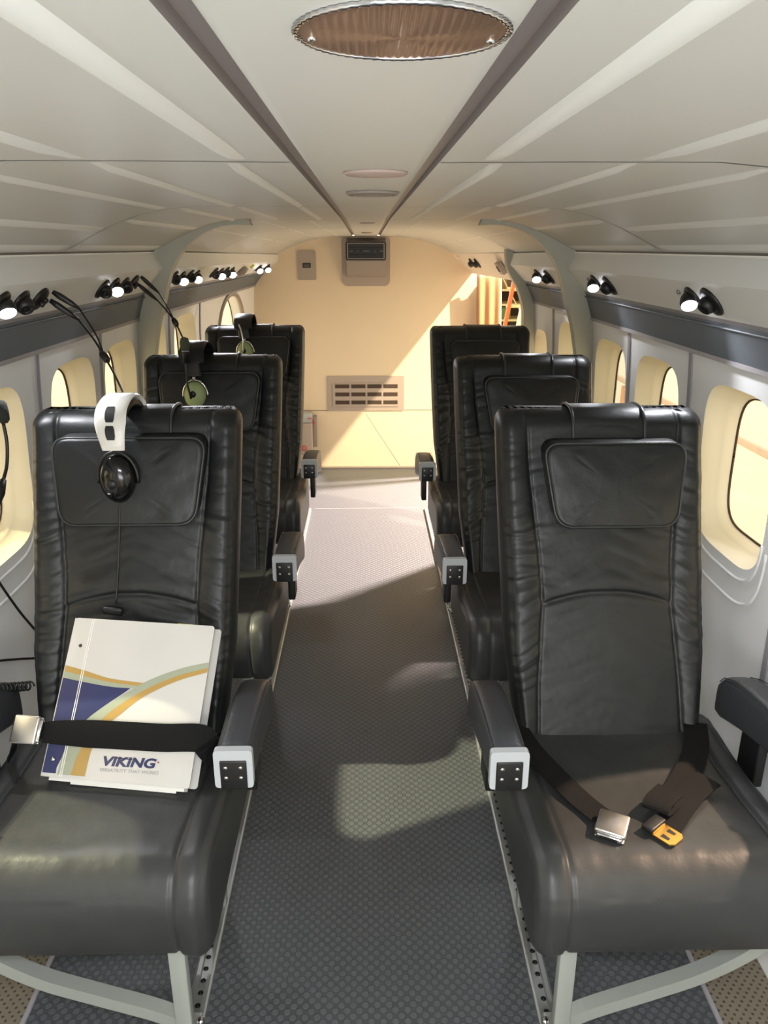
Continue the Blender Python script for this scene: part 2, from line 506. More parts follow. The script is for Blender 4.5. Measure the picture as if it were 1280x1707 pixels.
for s in (-1, 1):
    arch('trim_%d' % ti, section_pts(YA), inner_s, s, YA, YA+.05); ti += 1
out2 = [S(CEIL[7], 3.6), S(VTOP, 3.6), S(VBOT, 3.6), S(PBOT, 3.6), S(BBOT, 3.6)]+[(xw(3.6, z)+.01, z) for z in (1.08, .9, .7, .45, .25, 0.)]
in2 = [(p.x, p.y) for p in bez([(a, b, 0) for a, b in [(.622, 1.41), (.627, 1.35), (.634, 1.309), (.660, 1.262), (.686, 1.22), (.706, 1.165), (.717, 1.12), (.720, 1.044), (.725, .9), (.728, .6), (.72, .3), (.69, 0)]], 4)]
arch('trim_%d' % ti, [(.652, 1.412)]+out2, in2, 1, 3.6, 3.66); ti += 1

# ---- rear bulkhead, seams
bp = [(x, z) for x, z in [ceil_pt(-.72+.637*i/14, Y1) for i in range(15)]]
bp = bp + [(-x, z) for x, z in bp[::-1]]
side = [(.64, 1.315), (.69, 1.25), (.70, 1.176), (.701, 1.08), (.71, .7), (.71, .45), (.70, 0)]
poly = [(x, z+.004) for x, z in bp] + [(a+.004, b) for a, b in side] + [(-a-.004, b) for a, b in side[::-1]]
wb = struct(MB().prism(poly, Y1, Y1+.04), 'wall_back', 'bulk')
MB().box((-.70, Y1-.0012, .3895), (.70, Y1, .3925)).build('panel_seam', 'gap', wb)
mb = MB(); mb.tube([(-.01, Y1-.0002, .37), (.22, Y1-.0002, .01)], .0014, 6); mb.build('panel_seam', 'seamline', wb)

# ---- floor
fl = struct(MB().box((-.62, Y0, -.03), (.62, Y1, 0)), 'floor', 'mat')
for k, s in enumerate((-1, 1)):
    mb = MB()
    mb.prism([(s*.668, -.02), (s*.668, .004), (s*.84, .004), (s*.84, -.02)], Y0, Y1)
    struct(mb, 'trim_%d' % ti, 'perf'); ti += 1
    mb = MB(); mb.box((min(s*.62, s*.6685), Y0, -.03), (max(s*.62, s*.6685), Y1, -.0002)); struct(mb, 'trim_%d' % ti, 'mat'); ti += 1
    mb = MB(); mb.box((min(s*.660, s*.669), Y0, -.01), (max(s*.660, s*.669), Y1, .006), .002); struct(mb, 'trim_%d' % ti, 'post'); ti += 1
    # seat track with its row of lock holes
    mb = MB()
    mb.prism([(s*.318, 0), (s*.318, .012), (s*.322, .014), (s*.330, .014), (s*.331, .008), (s*.343, .008), (s*.344, .014), (s*.352, .014), (s*.356, .012), (s*.356, 0)], Y0+.3, 4.1)
    t = struct(mb, 'trim_%d' % ti, 'track'); ti += 1
    mb = MB()
    for i in range(150):
        y = .0+.027*i
        mb.lathe([(.0055, .0083), (0, .0086)], 10, Matrix.Translation((s*.337, y, 0)))
    mb.build('lock_hole', 'black', t, kind='stuff')
MB().box((-.30, 4.13, 0), (.30, 4.133, .0006)).build('mat_joint', 'seamline', fl)
MB().box((-.36, Y1-.012, 0), (.36, Y1, .014), .003).build('cove_strip', 'taupe', fl)

# ---- forward partition behind the camera, with its doorway
mb = MB()
for s in (-1, 1):
    mb.box((min(s*.30, s*.86), Y0-.03, 0), (max(s*.30, s*.86), Y0, 1.5))
mb.box((-.3, Y0-.03, 1.30), (.3, Y0, 1.5))
struct(mb, 'wall_front', 'wall')

# ------------------------------------------------------------------ seats
def gauss(x, w): return math.exp(-(x/w)**2)
def back_front(z):   # local y of the backrest's front face on the centre line
    return interp([(.40, .315), (.45, .335), (.55, .378), (.72, .448), (.88, .515), (1.0, .562), (1.075, .588)], z)
def back_half(z): return interp([(.40, .186), (.50, .196), (.60, .208), (.75, .213), (.9, .217), (1.04, .2195), (1.075, .2195)], z)
def seam_x(z): return interp([(.40, .150), (.55, .146), (.70, .134), (.80, .140), (.95, .156), (1.08, .162)], z)

def ridge(v): return 1-abs(v)*2.2
def fold(x, z, seed):
    """leather wrinkles, metres: irregular creases running outward from the bolster seams"""
    ax = abs(x); sg = 1 if x > 0 else -1
    bol = 1/(1+math.exp(-(ax-.128)/.010))
    zone = interp([(.45, .35), (.55, .6), (.64, 1), (.84, 1), (.95, .55), (1.05, .2)], z)
    zz = z+.22*(ax-.16)+.015*noise.noise(Vector((x*14, z*9, seed+1)))
    n1 = noise.noise(Vector((sg*3+x*6, zz*46, seed)))
    n2 = noise.noise(Vector((sg*5+x*9, zz*95, seed+5)))
    h = bol*zone*(.0030*ridge(n1)+.0013*ridge(n2)-.002)
    zc = z+.30*ax+.02*noise.noise(Vector((x*7, z*6, seed+2)))
    zone2 = interp([(.45, .35), (.60, .4), (.68, 1), (.76, 1), (.84, .7), (.9, .1)], z)
    n3 = noise.noise(Vector((x*5, zc*38, seed+9)))
    h += (1-bol)*zone2*min(1, ax/.07+.3)*(.0026*ridge(n3)-.001)
    h += .0009*noise.noise(Vector((x*22, z*40, seed+3)))
    return h

def make_backrest(parent, seed):
    mb = MB(); rows = []
    nz, nf = 190, 150
    zb, zt = .405, 1.072
    for i in range(nz+1):
        # rows concentrate at the rounded top
        t = i/nz
        z = zb+(zt-zb)*t
        w = back_half(z); yf = back_front(z)
        rt = .032
        top = max(0, (z-(zt-rt))/rt); e = 1-math.sqrt(max(0, 1-top*top))
        bot = max(0, ((zb+.02)-z)/.02); eb = 1-math.sqrt(max(0, 1-bot*bot))
        dpt = .112
        row = []
        # corner rounding in plan at the top shoulders
        w2 = w - .022*e - .012*eb
        for j in range(nf+1):
            u = -1+2*j/nf
            uu = u
            x = w2*math.copysign(1-(1-abs(uu))**1.35*1.0, uu) if abs(uu) > .0 else 0.
            x = w2*uu
            edge = abs(uu)
            rr = max(0, (edge-.86)/.14)
            y = yf + .045*(1-math.sqrt(max(0, 1-rr**2.2)))
            sx = seam_x(z)
            # bolster fullness and central panel
            bb = max(0, 1-((abs(x)-(sx+.036))/.038)**2)
            y -= .010*bb
            y -= .004*max(0, 1-(x/sx)**2) if abs(x) < sx else 0
            # seams
            y += .0045*gauss(abs(x)-sx, .0032)
            y += .0025*gauss(abs(x)-(w2-.014), .0022)
            zc = .722-.32*x*x*4.2
            if abs(x) < sx: y += .0050*gauss(z-zc, .0045)*(.5+.5*min(1, (sx-abs(x))/.02)) - .005*gauss(z-(zc+.022), .02)
            y += fold(x, z, seed)*min(1, (1-edge)/.06+.15)
            y += .038*e + .02*eb
            row.append((x, y, z))
        # rear side
        yb = yf+dpt-.038*e-.01*eb
        m = 24
        for j in range(m+1):
            u = 1-2*j/m
            rr = max(0, (abs(u)-.8)/.2)
            row.append((w2*(u*.985), yb-.03*(1-math.sqrt(max(0, 1-rr*rr))), z))
        rows.append(row)
    mb.grid(rows, closed_u=True)
    mb.cap(rows[0], True, True); mb.cap(rows[-1], False, True)
    return mb.build('backrest', 'leather', parent)

def make_cushion(parent, seed):
    mb = MB(); rows = []
    prof = [(.40, .30), (.40, .44), (.37, .455), (.30, .452), (.22, .452), (.14, .456), (.06, .464), (.005, .468), (-.022, .462), (-.045, .446), (-.060, .42), (-.066, .39), (-.064, .35), (-.055, .315), (-.04, .298), (-.01, .292), (.10, .292), (.25, .293)]
    pr = bez([(a, b, 0) for a, b in prof+[prof[0]]], 7)[:-1]
    cen = Vector((.16, .375, 0))
    nx = 120; half = .232
    for i in range(nx+1):
        x = -half+2*half*i/nx
        ed = max(0, (abs(x)-(half-.030))/.030); e = 1-math.sqrt(max(0, 1-ed*ed))
        row = []
        for p in pr:
            q = Vector(p); d = q-cen
            nrm = Vector((d.x/.24, d.y/.09, 0)).normalized()
            off = -.026*e
            sx = .176
            off += .006*max(0, 1-((abs(x)-.205)/.03)**2)
            off -= .0045*gauss(abs(x)-sx, .0035)
            if q.y > .30: off -= .002*gauss(abs(x)-(half-.012), .003)
            if q.y > .42:
                off += .003*(1-(x/.2)**2)*gauss(q.x-.12, .12)
                # gathered seam line near the front corners
                off += .0016*noise.noise(Vector((x*14, q.x*16, seed)))+.0009*noise.noise(Vector((x*40, q.x*30, seed)))
            else:
                off += .0012*noise.noise(Vector((x*16, q.y*20, seed+4)))
            q = q+nrm*off
            row.append((x, q.x, q.y))
        rows.append(row)
    mb.grid(rows, closed_u=True); mb.cap(rows[0]); mb.cap(rows[-1], True)
    return mb.build('seat_cushion', 'leather_cushion', parent)

def rrpoly(wt, wb_, z0, z1, r, n=7, bow=.0):
    """rounded trapezoid outline (x,z), counter-clockwise"""
    C = [(-wb_, z0), (wb_, z0), (wt, z1), (-wt, z1)]; out = []
    for i in range(4):
        p = Vector((*C[i], 0)); a = Vector((*C[i-1], 0)); b = Vector((*C[(i+1) % 4], 0))
        da = (a-p).normalized(); db = (b-p).normalized()
        A = p+da*r; B = p+db*r
        for k in range(n+1):
            t = k/n
            q = A*(1-t)**2+p*2*t*(1-t)+B*t*t
            out.append((q.x, q.y))
        nxt = Vector((*C[(i+1) % 4], 0))
        # points along the straight edge
        A2 = p+db*r; B2 = nxt-db*r
        for k in range(1, 12):
            q = A2.lerp(B2, k/12)
            out.append((q.x, q.y))
    return out

def make_headrest(parent, xo, wt, wb_, z0, z1):
    poly = rrpoly(wt, wb_, z0, z1, .034)
    zc = (z0+z1)/2
    mb = MB(); rows = []
    def pt(x, z, d):   # d = distance in front of the backrest face
        return (x+xo, back_front(z)-d, z)
    base = .006; th = .056
    rings = [(1.0, base), (1.0, base+.5*th), (.985, base+.8*th)] + [(k, base+th*(.86+.16*(1-k*k))) for k in (.96, .92, .86, .78, .68, .56, .42, .28, .14, .04)]
    for k, d in rings:
        row = []
        for x, z in poly:
            xx = x*k; zz = zc+(z-zc)*k
            dd = d
            if k < .985:
                dd -= .0042*gauss(abs(xx)-.068, .003)
                dd += .0018*noise.noise(Vector((xx*20, zz*24, xo*9)))+.001*noise.noise(Vector((xx*50, zz*40, 2)))
            row.append(pt(xx, zz, dd))
        rows.append(row)
    mb.grid(rows, closed_u=True); mb.cap(rows[0], True); mb.cap(rows[-1], False, True)
    o = mb.build('headrest', 'leather', parent)
    ring = [pt(x*.992, zc+(z-zc)*.992, base+th*.80) for x, z in poly]
    MB().tube(ring+[ring[0], ring[1]], .0026, 6, caps=False).build('piping', 'leather_seam', o)
    # flap that carries the pillow over the top of the backrest, with a bound edge each side
    zt = 1.072
    path = [(back_front(1.0)-.002, 1.0), (back_front(1.03)-.003, 1.03), (back_front(1.055)-.002, 1.055), (.594, 1.069), (.612, 1.0765), (.64, 1.078), (.668, 1.075), (.690, 1.06), (.697, 1.03), (.690, .95)]
    P3 = bez([(0, a, b) for a, b in path], 5)
    rows = [[(xo+x, p.y, p.z+(-.0005 if abs(x) > .074 else 0)) for x in (-.075, -.073, 0, .073, .075)] for p in P3]
    fm = MB().grid(rows); f = fm.build('headrest_flap', 'leather', o)
    for sx in (-.0755, .0755):
        MB().tube([(xo+sx, p.y-.001, p.z+.0005) for p in P3], .0035, 6).build('flap_binding', 'leather_seam', f.parent)
    return o

def make_arm(parent, xa, name='armrest'):
    o_ = MB(); rows = []
    prof = [(.082, .604, .530, .030), (.10, .606, .528, .030), (.20, .603, .515, .031), (.28, .594, .497, .032), (.33, .582, .482, .032), (.365, .566, .47, .031), (.385, .545, .468, .028), (.392, .52, .472, .022)]
    for y, zt, zb, hw in prof:
        row = []
        for k in range(28):
            a = 2*PI*k/28
            c, s_ = math.cos(a), math.sin(a)
            n = 5.5
            r = 1/((abs(c))**n+(abs(s_))**n)**(1/n)
            row.append((xa+hw*r*c, y, (zt+zb)/2+(zt-zb)/2*r*s_))
        rows.append(row)
    o_.grid(rows, closed_u=True); o_.cap(rows[0]); o_.cap(rows[-1], True, True)
    arm = o_.build(name, 'leather_arm', parent)
    for sx in (-1, 1):
        MB().tube([(xa+sx*(hw-.0035), y, zt-.0015) for y, zt, zb, hw in prof[:-1]], .0011, 5).build('arm_stitching', 'leather_seam', arm)
    # metal end cap: an inverted U round a black plate with four screws
    z0, z1 = .533, .607
    mb = MB()
    op = rrpoly(.0325, .0325, z0, z1, .008, 4)
    mb.prism([(xa+x, z) for x, z in op], .072, .086)
    cap = autosmooth(mb.build('end_cap', 'white', arm, label='pale grey metal end cap with a black four-screw plate'))
    mb = MB(); mb.box((xa-.0225, .0692, .5315), (xa+.0225, .0735, .588), .002); mb.build('mounting_plate', 'black', arm)
    for sx in (-1, 1):
        for zz in (.555, .575):
            MB().lathe([(.0036, 0), (.0034, .001), (0, .0016)], 12, frame((xa+sx*.0125, .0692, zz), (0, -1, 0))).build('screw', 'silver', arm)
    MB().box((xa-.010, .23, .40), (xa+.010, .30, .515), .004).build('arm_bracket', 'black', arm)
    return arm

def make_seat(s, label):
    """s=+1 for the right-hand column (aisle on -x)"""
    name = 'passenger_seat'
    root = empty(name, (s*.495 if s > 0 else -.49, 1.0, 0), label, 'seat')
    make_cushion(root, 3.1+s)
    make_backrest(root, 1.7+s*2)
    if s > 0: make_headrest(root, .012, .149, .124, .862, 1.022)
    else: make_headrest(root, .004, .158, .136, .868, 1.034)
    a = -s*.261
    make_arm(root, a); make_arm(root, -a)
    # frame under the cushion
    t = -s*.155          # over the seat track
    for y, nm in ((0.0, 'front'), (.33, 'rear')):
        MB().box((t-.0145, y-.006, .008), (t+.0145, y+.006+.008, .293), .002).build('leg', 'metal', root)
    MB().tube([(t, .30, .03), (t, .05, .285)], .012, 8, flat=.6).build('leg_brace', 'metal', root)
    for y in (.02, .34):
        path = bez([(t, y, .055), (t+s*.05, y+.005, .082), (t+s*.16, y+.012, .118), (t+s*.26, y+.02, .150), (t+s*.345, y+.028, .195), (t+s*.40, y+.032, .25), (t+s*.445, y+.034, .315)], 5)
        mb = MB(); rows = []
        for i, p in enumerate(path):
            q = path[min(i+1, len(path)-1)]-path[max(i-1, 0)]; q.normalize()
            nn = Vector((-q.z, 0, q.x))*.0125*(1 if nn_sign(q) else -1)
            rows.append([p+nn+Vector((0, -.013, 0)), p+nn+Vector((0, .013, 0)), p-nn+Vector((0, .013, 0)), p-nn+Vector((0, -.013, 0))])
        mb.grid(rows, closed_u=True, smooth=False); mb.cap(rows[0]); mb.cap(rows[-1], True)
        mb.build('cross_tube', 'metal', root)
    for xx in (t, -t*.9):
        MB().box((xx-.012, -.01, .272), (xx+.012, .36, .294), .003).build('side_rail', 'metal', root)
    MB().box((-.17, .37, .272), (.17, .39, .43), .004).build('back_frame', 'black', root)
    # track fitting with shiny studs
    mb = MB(); mb.box((t-.013, -.03, .010), (t+.013, .07, .022), .003); fo = mb.build('track_fitting', 'metal', root)
    for y in (-.015, .005, .052):
        MB().lathe([(.008, 0), (.008, .008), (.005, .012), (0, .013)], 14, Matrix.Translation((t-s*.012, y, .014))).build('stud', 'chrome', fo)
    return root
def nn_sign(q): return True

R_LAB = ['front-row black leather seat on the right with an unfastened lap belt on its cushion',
         'middle-row black leather seat on the right, behind the seat with the loose lap belt',
         'rearmost black leather seat on the right, beside the open doorway and curtain']
L_LAB = ['front-row black leather seat on the left holding the white ring binder',
         'middle-row black leather seat on the left with a green-cupped headset over its back',
         'rearmost black leather seat on the left in front of the bulkhead, headset hung on top']
seatR = make_seat(1, R_LAB[0]); seatL = make_seat(-1, L_LAB[0])
GRP = 'cabin seats'
seatR['group'] = GRP; seatL['group'] = GRP
RY = [0, .838, 1.815]; LY = [.014, .868, 1.865]
seatL.location.y = 1.0+LY[0]
seats = {('R', 0): seatR, ('L', 0): seatL}
for i in (1, 2):
    c = copy_tree(seatR); c.location.y = 1.0+RY[i]; c['label'] = R_LAB[i]; seats['R', i] = c
    c = copy_tree(seatL); c.location.y = 1.0+LY[i]; c['label'] = L_LAB[i]; seats['L', i] = c
seats['L', 2].location.x = -.492

# ---- lap belts (fixed to their seats)
def buckle(parent, m, name='buckle'):
    mb = MB(); mb.box((-.025, -.024, 0), (.025, .024, .004), .0015)
    b = mb.build(name, 'silver', parent, label='silver lift-lever buckle'); b.matrix_local = m
    mb = MB(); mb.box((-.0265, -.026, .006), (.0235, .026, .0165), .004); mb.build('buckle_lid', 'silver', b)
    mb = MB(); mb.box((.016, -.021, .001), (.028, .021, .011), .003); mb.build('buckle_mouth', 'chrome', b)
    MB().box((.021, -.014, .0035), (.0286, .014, .009)).build('buckle_slot', 'black', b)
    return b
r0 = seatR
def loc(root, p): return tuple(Vector(p)-root.location)
def ctop(y): return interp([(-.066, .40), (-.045, .448), (-.022, .465), (.005, .471), (.06, .468), (.14, .462), (.22, .459), (.40, .458)], y-1.0)
def on(x, y, d=.004): return (x, y, ctop(y)+d)
# right front seat: both halves loose on the cushion
bs = MB(); p = [on(.300, 1.345, .012), on(.318, 1.27, .008), on(.345, 1.20, .005), on(.375, 1.125, .004), on(.400, 1.07, .006)]
ribbon(bs, [loc(r0, q) for q in bez(p, 6)], (1, .35, 0), .046, .002)
s1 = bs.build('belt_strap', 'webbing', r0, label='black belt strap ending in a silver buckle')
bm_ = Matrix.Translation(loc(r0, on(.407, 1.042, .003))) @ Matrix.Rotation(math.radians(-118), 4, 'Z') @ Matrix.Rotation(math.radians(6), 4, 'Y')
buckle(s1, bm_)
bs = MB(); p = [on(.672, 1.345, .014), on(.645, 1.27, .010), on(.60, 1.20, .006), on(.55, 1.135, .007), on(.505, 1.085, .014), on(.49, 1.072, .020), on(.50, 1.085, .028), on(.53, 1.112, .03)]
ribbon(bs, [loc(r0, q) for q in bez(p, 6)], (.75, -.65, 0), .046, .002)
s2 = bs.build('belt_strap', 'webbing', r0, label='black belt strap folded back on itself')
bs = MB(); p = [on(.625, 1.165, .014), on(.59, 1.14, .010), on(.55, 1.10, .008), on(.515, 1.06, .006), on(.498, 1.04, .005)]
ribbon(bs, [loc(r0, q) for q in bez(p, 6)], (.6, -.8, 0), .046, .002)
bs.build('belt_tail', 'webbing', s2)
bs = MB(); p = [on(.43, 1.105, .022), on(.47, 1.09, .022), on(.50, 1.075, .024)]
mm = Matrix.Translation(loc(r0, on(.494, 1.026, .003))) @ Matrix.Rotation(math.radians(-52), 4, 'Z')
def tongue(parent, mtx):
    bm = bmesh.new()
    out = [(-.02, -.019), (.016, -.019), (.022, -.012), (.022, .012), (.016, .019), (-.02, .019)]
    mb = MB(); mb.prism(out, 0, .003, 'z'); t_ = mb.build('belt_tongue', 'brass', parent, label='gilt belt tongue with two slots'); t_.matrix_local = mtx
    for yy in (-.009, .009):
        MB().prism([(-.004, yy-.0045), (.010, yy-.003), (.010, yy+.003), (-.004, yy+.0045)], .0025, .0034, 'z').build('tongue_slot', 'black', parent).matrix_local = mtx
    MB().box((-.036, -.021, .001), (-.014, .021, .012), .003).build('tongue_block', 'black', parent).matrix_local = mtx
    bm.free()
tongue(s2, mm)

# ------------------------------------------------------------------ white ring binder on the left front seat
BO = Vector((-.606, 1.196, .478)); BU = Vector((.279, -.042, 0)).normalized(); BV0 = Vector((.012, .190, .232)).normalized()
BV = (BV0-BU*BV0.dot(BU)).normalized(); BN = BU.cross(BV).normalized()
if BN.y > 0: BN = -BN
BWID, BHT, BT = .284, .297, .032
bmat = Matrix((BU, BV, BN)).transposed().to_4x4(); bmat.translation = BO
binder = empty('ring_binder', BO, 'white ring binder with navy and gold swoosh cover leaning on the left front seat', 'binder')
binder.matrix_world = bmat
def plate(a, b, r, z0, z1, n=5):
    poly = []
    for cx, cy, t0 in ((b[0]-r, b[1]-r, 0), (a[0]+r, b[1]-r, 90), (a[0]+r, a[1]+r, 180), (b[0]-r, a[1]+r, 270)):
        for k in range(n+1):
            t = math.radians(t0+90*k/n); poly.append((cx+r*math.cos(t), cy+r*math.sin(t)))
    return MB().prism(poly, z0, z1, 'z')
front = plate((.0, .0), (BWID, BHT), .006, -.0025, 0).build('front_cover', 'binder', binder)
plate((.004, .0), (BWID+.004, BHT), .006, -BT-.0025, -BT).build('back_cover', 'binder', binder)
MB().box((-.002, 0, -BT-.001), (.001, BHT, -.001), .001).build('spine', 'binder', binder)
MB().box((.012, -.006, -BT+.004), (BWID-.012, BHT-.012, -.008)).build('pages', 'paper', binder)
MB().box((.05, -.010, -.020), (BWID-.03, BHT-.02, -.0185)).build('loose_sheet', 'paper', binder)
MB().box((.205, BHT-.02, -.012), (.235, BHT+.003, -.0112)).build('index_tab', 'yellow', binder)
MB().box((.245, BHT-.02, -.022), (.268, BHT+.002, -.016)).build('index_tab', 'black', binder)
# printed areas; cover design coordinates from the top-left corner, u right and w down, 0..1
def uv(px, py):
    ex, ey = (650, 62), (-118, 730); dx, dy = px-275, py-88
    det = ex[0]*ey[1]-ey[0]*ex[1]
    u = (dx*ey[1]-ey[0]*dy)/det; w = (ex[0]*dy-ex[1]*dx)/det
    return (min(max(u, .002), .998)*BWID, (1-min(max(w, .002), .998))*BHT)
def band(pa, pb, m, h, name):
    A = bez([(*uv(*p), 0) for p in pa], 8); B = bez([(*uv(*p), 0) for p in pb], 8)
    n = 40
    def rs(P):
        L = [0]
        for a, b in zip(P, P[1:]): L.append(L[-1]+(b-a).length)
        out = []
        for k in range(n+1):
            d = L[-1]*k/n
            for i in range(len(L)-1):
                if d <= L[i+1]+1e-9:
                    t = (d-L[i])/max(1e-9, L[i+1]-L[i]); out.append(P[i].lerp(P[i+1], min(1, t))); break
        return out
    A, B = rs(A), rs(B)
    MB().grid([[(p.x, p.y, h) for p in A], [(p.x, p.y, h) for p in B]]).build(name, m, front)
# navy field down the spine side
band([(230, 372), (185, 560), (150, 760), (143, 800)], [(545, 432), (340, 582), (235, 760), (222, 808)], 'navy', .0002, 'printed_field')
band([(237, 318), (330, 346), (450, 386), (600, 410)], [(233, 346), (330, 372), (450, 404), (580, 424)], 'gold', .0004, 'printed_swoosh')
band([(233, 346), (330, 372), (450, 404), (580, 424)], [(229, 376), (330, 400), (450, 424), (548, 434)], 'sage', .0004, 'printed_swoosh')
band([(901, 322), (760, 350), (600, 410), (430, 512), (340, 582), (260, 700), (228, 812)], [(897, 348), (745, 384), (600, 446), (465, 530), (395, 600), (320, 720), (288, 816)], 'sage', .0005, 'printed_swoosh')
band([(897, 348), (745, 384), (600, 446), (465, 530), (395, 600), (320, 720), (288, 816)], [(890, 368), (745, 408), (600, 476), (500, 552), (440, 606), (380, 700), (352, 822)], 'gold', .0005, 'printed_swoosh')
# hinge crease, rivet
for uu in (.126, .139):
    MB().box((uu*BWID-.0007, .001, 0), (uu*BWID+.0007, BHT-.001, .0007)).build('hinge_crease', 'paper', front)
MB().lathe([(.0035, 0), (.003, .0012), (0, .0015)], 14, Matrix.Translation((*uv(303, 226), 0))).build('rivet', 'dark', front)
MB().lathe([(.0045, 0), (.004, .0012), (0, .0018)], 14, Matrix.Translation((*uv(205, 745), .0004))).build('rivet', 'chrome', front)

def text_mesh(txt, name, m, parent, mtx, size, sx=1., off=0., shear=0., depth=.0003):
    cu = bpy.data.curves.new(name, 'FONT'); cu.body = txt; cu.size = size; cu.offset = off; cu.shear = shear; cu.extrude = depth; cu.space_character = 1.0
    o = bpy.data.objects.new(name+'_tmp', cu); COL.objects.link(o)
    dg = bpy.context.evaluated_depsgraph_get(); dg.update()
    me = bpy.data.meshes.new_from_object(o.evaluated_get(dg))
    bpy.data.objects.remove(o); bpy.data.curves.remove(cu)
    xs = [v.co.x for v in me.vertices]; x0, x1 = min(xs), max(xs)
    for v in me.vertices: v.co.x = (v.co.x-x0)*sx
    me.materials.clear(); me.materials.append(M[m])
    t = bpy.data.objects.new(name, me); COL.objects.link(t); t.parent = parent; t.matrix_local = mtx
    return t, (x1-x0)*sx
a = uv(427, 775); b = uv(662, 790)
ang = math.atan2(b[1]-a[1], b[0]-a[0])
wd = math.hypot(b[0]-a[0], b[1]-a[1])
t, w0 = text_mesh('VIKING', 'cover_lettering', 'navy', front, Matrix.Identity(4), .0225, 1., .0009, .18)
t.matrix_local = Matrix.Translation((a[0], a[1], .0006)) @ Matrix.Rotation(ang, 4, 'Z') @ Matrix.Diagonal((wd/w0, 1, 1, 1))
# the bar that runs from the V over the I
q0 = uv(470, 739); q1 = uv(560, 747)
MB().prism([(q0[0], q0[1]), (q1[0], q1[1]-.0012), (q1[0], q1[1]-.0030), (q0[0]+.012, q0[1]-.0024)], .0006, .0009, 'z').build('cover_lettering', 'navy', front)
MB().lathe([(.0016, 0), (0, .0003)], 10, Matrix.Translation((*uv(673, 766), .0006))).build('cover_lettering', 'red', front)
a = uv(416, 800); b = uv(674, 818); wd = math.hypot(b[0]-a[0], b[1]-a[1]); ang = math.atan2(b[1]-a[1], b[0]-a[0])
t, w0 = text_mesh('VERSATILITY THAT WORKS', 'cover_tagline', 'greytext', front, Matrix.Identity(4), .0082, 1., 0., .15)
t.matrix_local = Matrix.Translation((a[0], a[1], .0006)) @ Matrix.Rotation(ang, 4, 'Z') @ Matrix.Diagonal((wd/w0, 1, 1, 1))

# belt across the binder (belongs to the left front seat)
def bw(u, v, n): return BO+BU*u+BV*v+BN*n
l0 = seatL
bs = MB()
path = [Vector((-.262, 1.33, .47)), Vector((-.272, 1.26, .505)), Vector((-.290, 1.20, .525)), bw(BWID+.008, .088, .004), bw(.22, .084, .005), bw(.13, .082, .005), bw(.06, .080, .006), bw(.012, .078, .010), bw(-.008, .076, .013)]
ribbon(bs, [q-l0.location for q in bez(path, 6)], [tuple(BV)]*(8*6+1), [.050]*(8*6-14)+[.050-.014*k/14 for k in range(15)], .0022)
s3 = bs.build('belt_strap', 'webbing', l0, label='black belt strap drawn across the binder')
bx = BU*-1; by = (BV*.98+BN*.0).normalized(); bz = bx.cross(by)
mm = Matrix((bx, by, bz)).transposed().to_4x4(); mm.translation = bw(-.036, .078, .012)-l0.location
if bz.dot(BN) < 0:
    mm = Matrix((bx, -by, -bz)).transposed().to_4x4(); mm.translation = bw(-.036, .078, .012)-l0.location
mm = mm @ Matrix.Rotation(PI, 4, 'Z')
bk = buckle(s3, mm)
bs = MB(); path = [bw(-.05, .078, .010), bw(-.075, .070, -.01), bw(-.09, .05, -.035), bw(-.095, .03, -.05)]
ribbon(bs, [q-l0.location for q in bez(path, 6)], tuple(BV), .046, .0022); bs.build('belt_strap', 'webbing', l0)

# ------------------------------------------------------------------ reading lights, air outlets, jacks
def panel_pt(s, y, f=.5):
    a = S(VBOT, y); b = S(PBOT, y); p = lerp2(a, b, f); return Vector((s*p[0], y, p[1]))
def panel_n(s, y):
    a = S(VBOT, y); b = S(PBOT, y); dx, dz = b[0]-a[0], b[1]-a[1]
    n = Vector((dz, 0, -dx)).normalized(); return Vector((s*n.x, 0, n.z))
NL = []
def fitting(kind, s, y, f, label, cat, group, aim=None, R=.029, lit=None):
    p = panel_pt(s, y, f); n = panel_n(s, y)
    root = empty(kind, p, label, cat, ('reading lights' if kind == 'reading_light' else 'air outlets')+group)
    fr = frame((0, 0, 0), n, (0, 1, 0))
    MB().lathe([(R, 0), (R, .003), (R-.003, .0065), (R*.62, .009), (R*.55, .008)], 28, fr).build('flange', 'black', root)
    aim = Vector(aim or (s*-.35, -.75, -.55)).normalized()
    bf = frame(n*.012, aim, (0, 0, 1))
    if kind == 'reading_light':
        MB().lathe([(.004, -.020), (.013, -.016), (.0185, -.006), (.020, .004), (.0195, .014), (.0175, .016)], 24, bf).build('ball_housing', 'black', root)
        MB().lathe([(.0178, .0145), (.0165, .0175), (.009, .0195), (0, .020)], 24, bf).build('lens', 'lens' if lit else 'blackgloss', root, label='glowing white lens' if lit else None)
        if lit:
            ld = bpy.data.lights.new('reading_beam', 'SPOT'); ld.energy = lit; ld.color = (.93, .94, 1.); ld.spot_size = math.radians(100); ld.spot_blend = .9; ld.shadow_soft_size = .012
            lo = bpy.data.objects.new('reading_beam', ld); COL.objects.link(lo); lo.parent = root
            lo.matrix_local = frame(n*.012+aim*.024, -aim, (0, 0, 1))
    else:
        MB().lathe([(.004, -.018), (.014, -.014), (.0195, -.003), (.0195, .006), (.015, .014), (.012, .015), (.0105, .011), (.004, .011), (0, .015)], 24, bf).build('nozzle', 'black', root)
    return root
GL = ' on the left overhead panel'; GR = ' on the right overhead panel'
A_ = (.35, -.72, -.6)
fitting('reading_light', -1, 1.60, .45, 'lit reading light nearest the camera on the left overhead panel', 'light', GL, (.45, -.45, -.78), lit=5)
fitting('air_outlet', -1, 1.70, .5, 'black air outlet between the nearest left reading light and the plugged headset jack', 'vent', GL, (.5, -.5, -.7))
fitting('air_outlet', -1, 2.235, .5, 'black air outlet just before the lit lamp ahead of the left arch', 'vent', GL, (.3, -.8, -.5), R=.031)
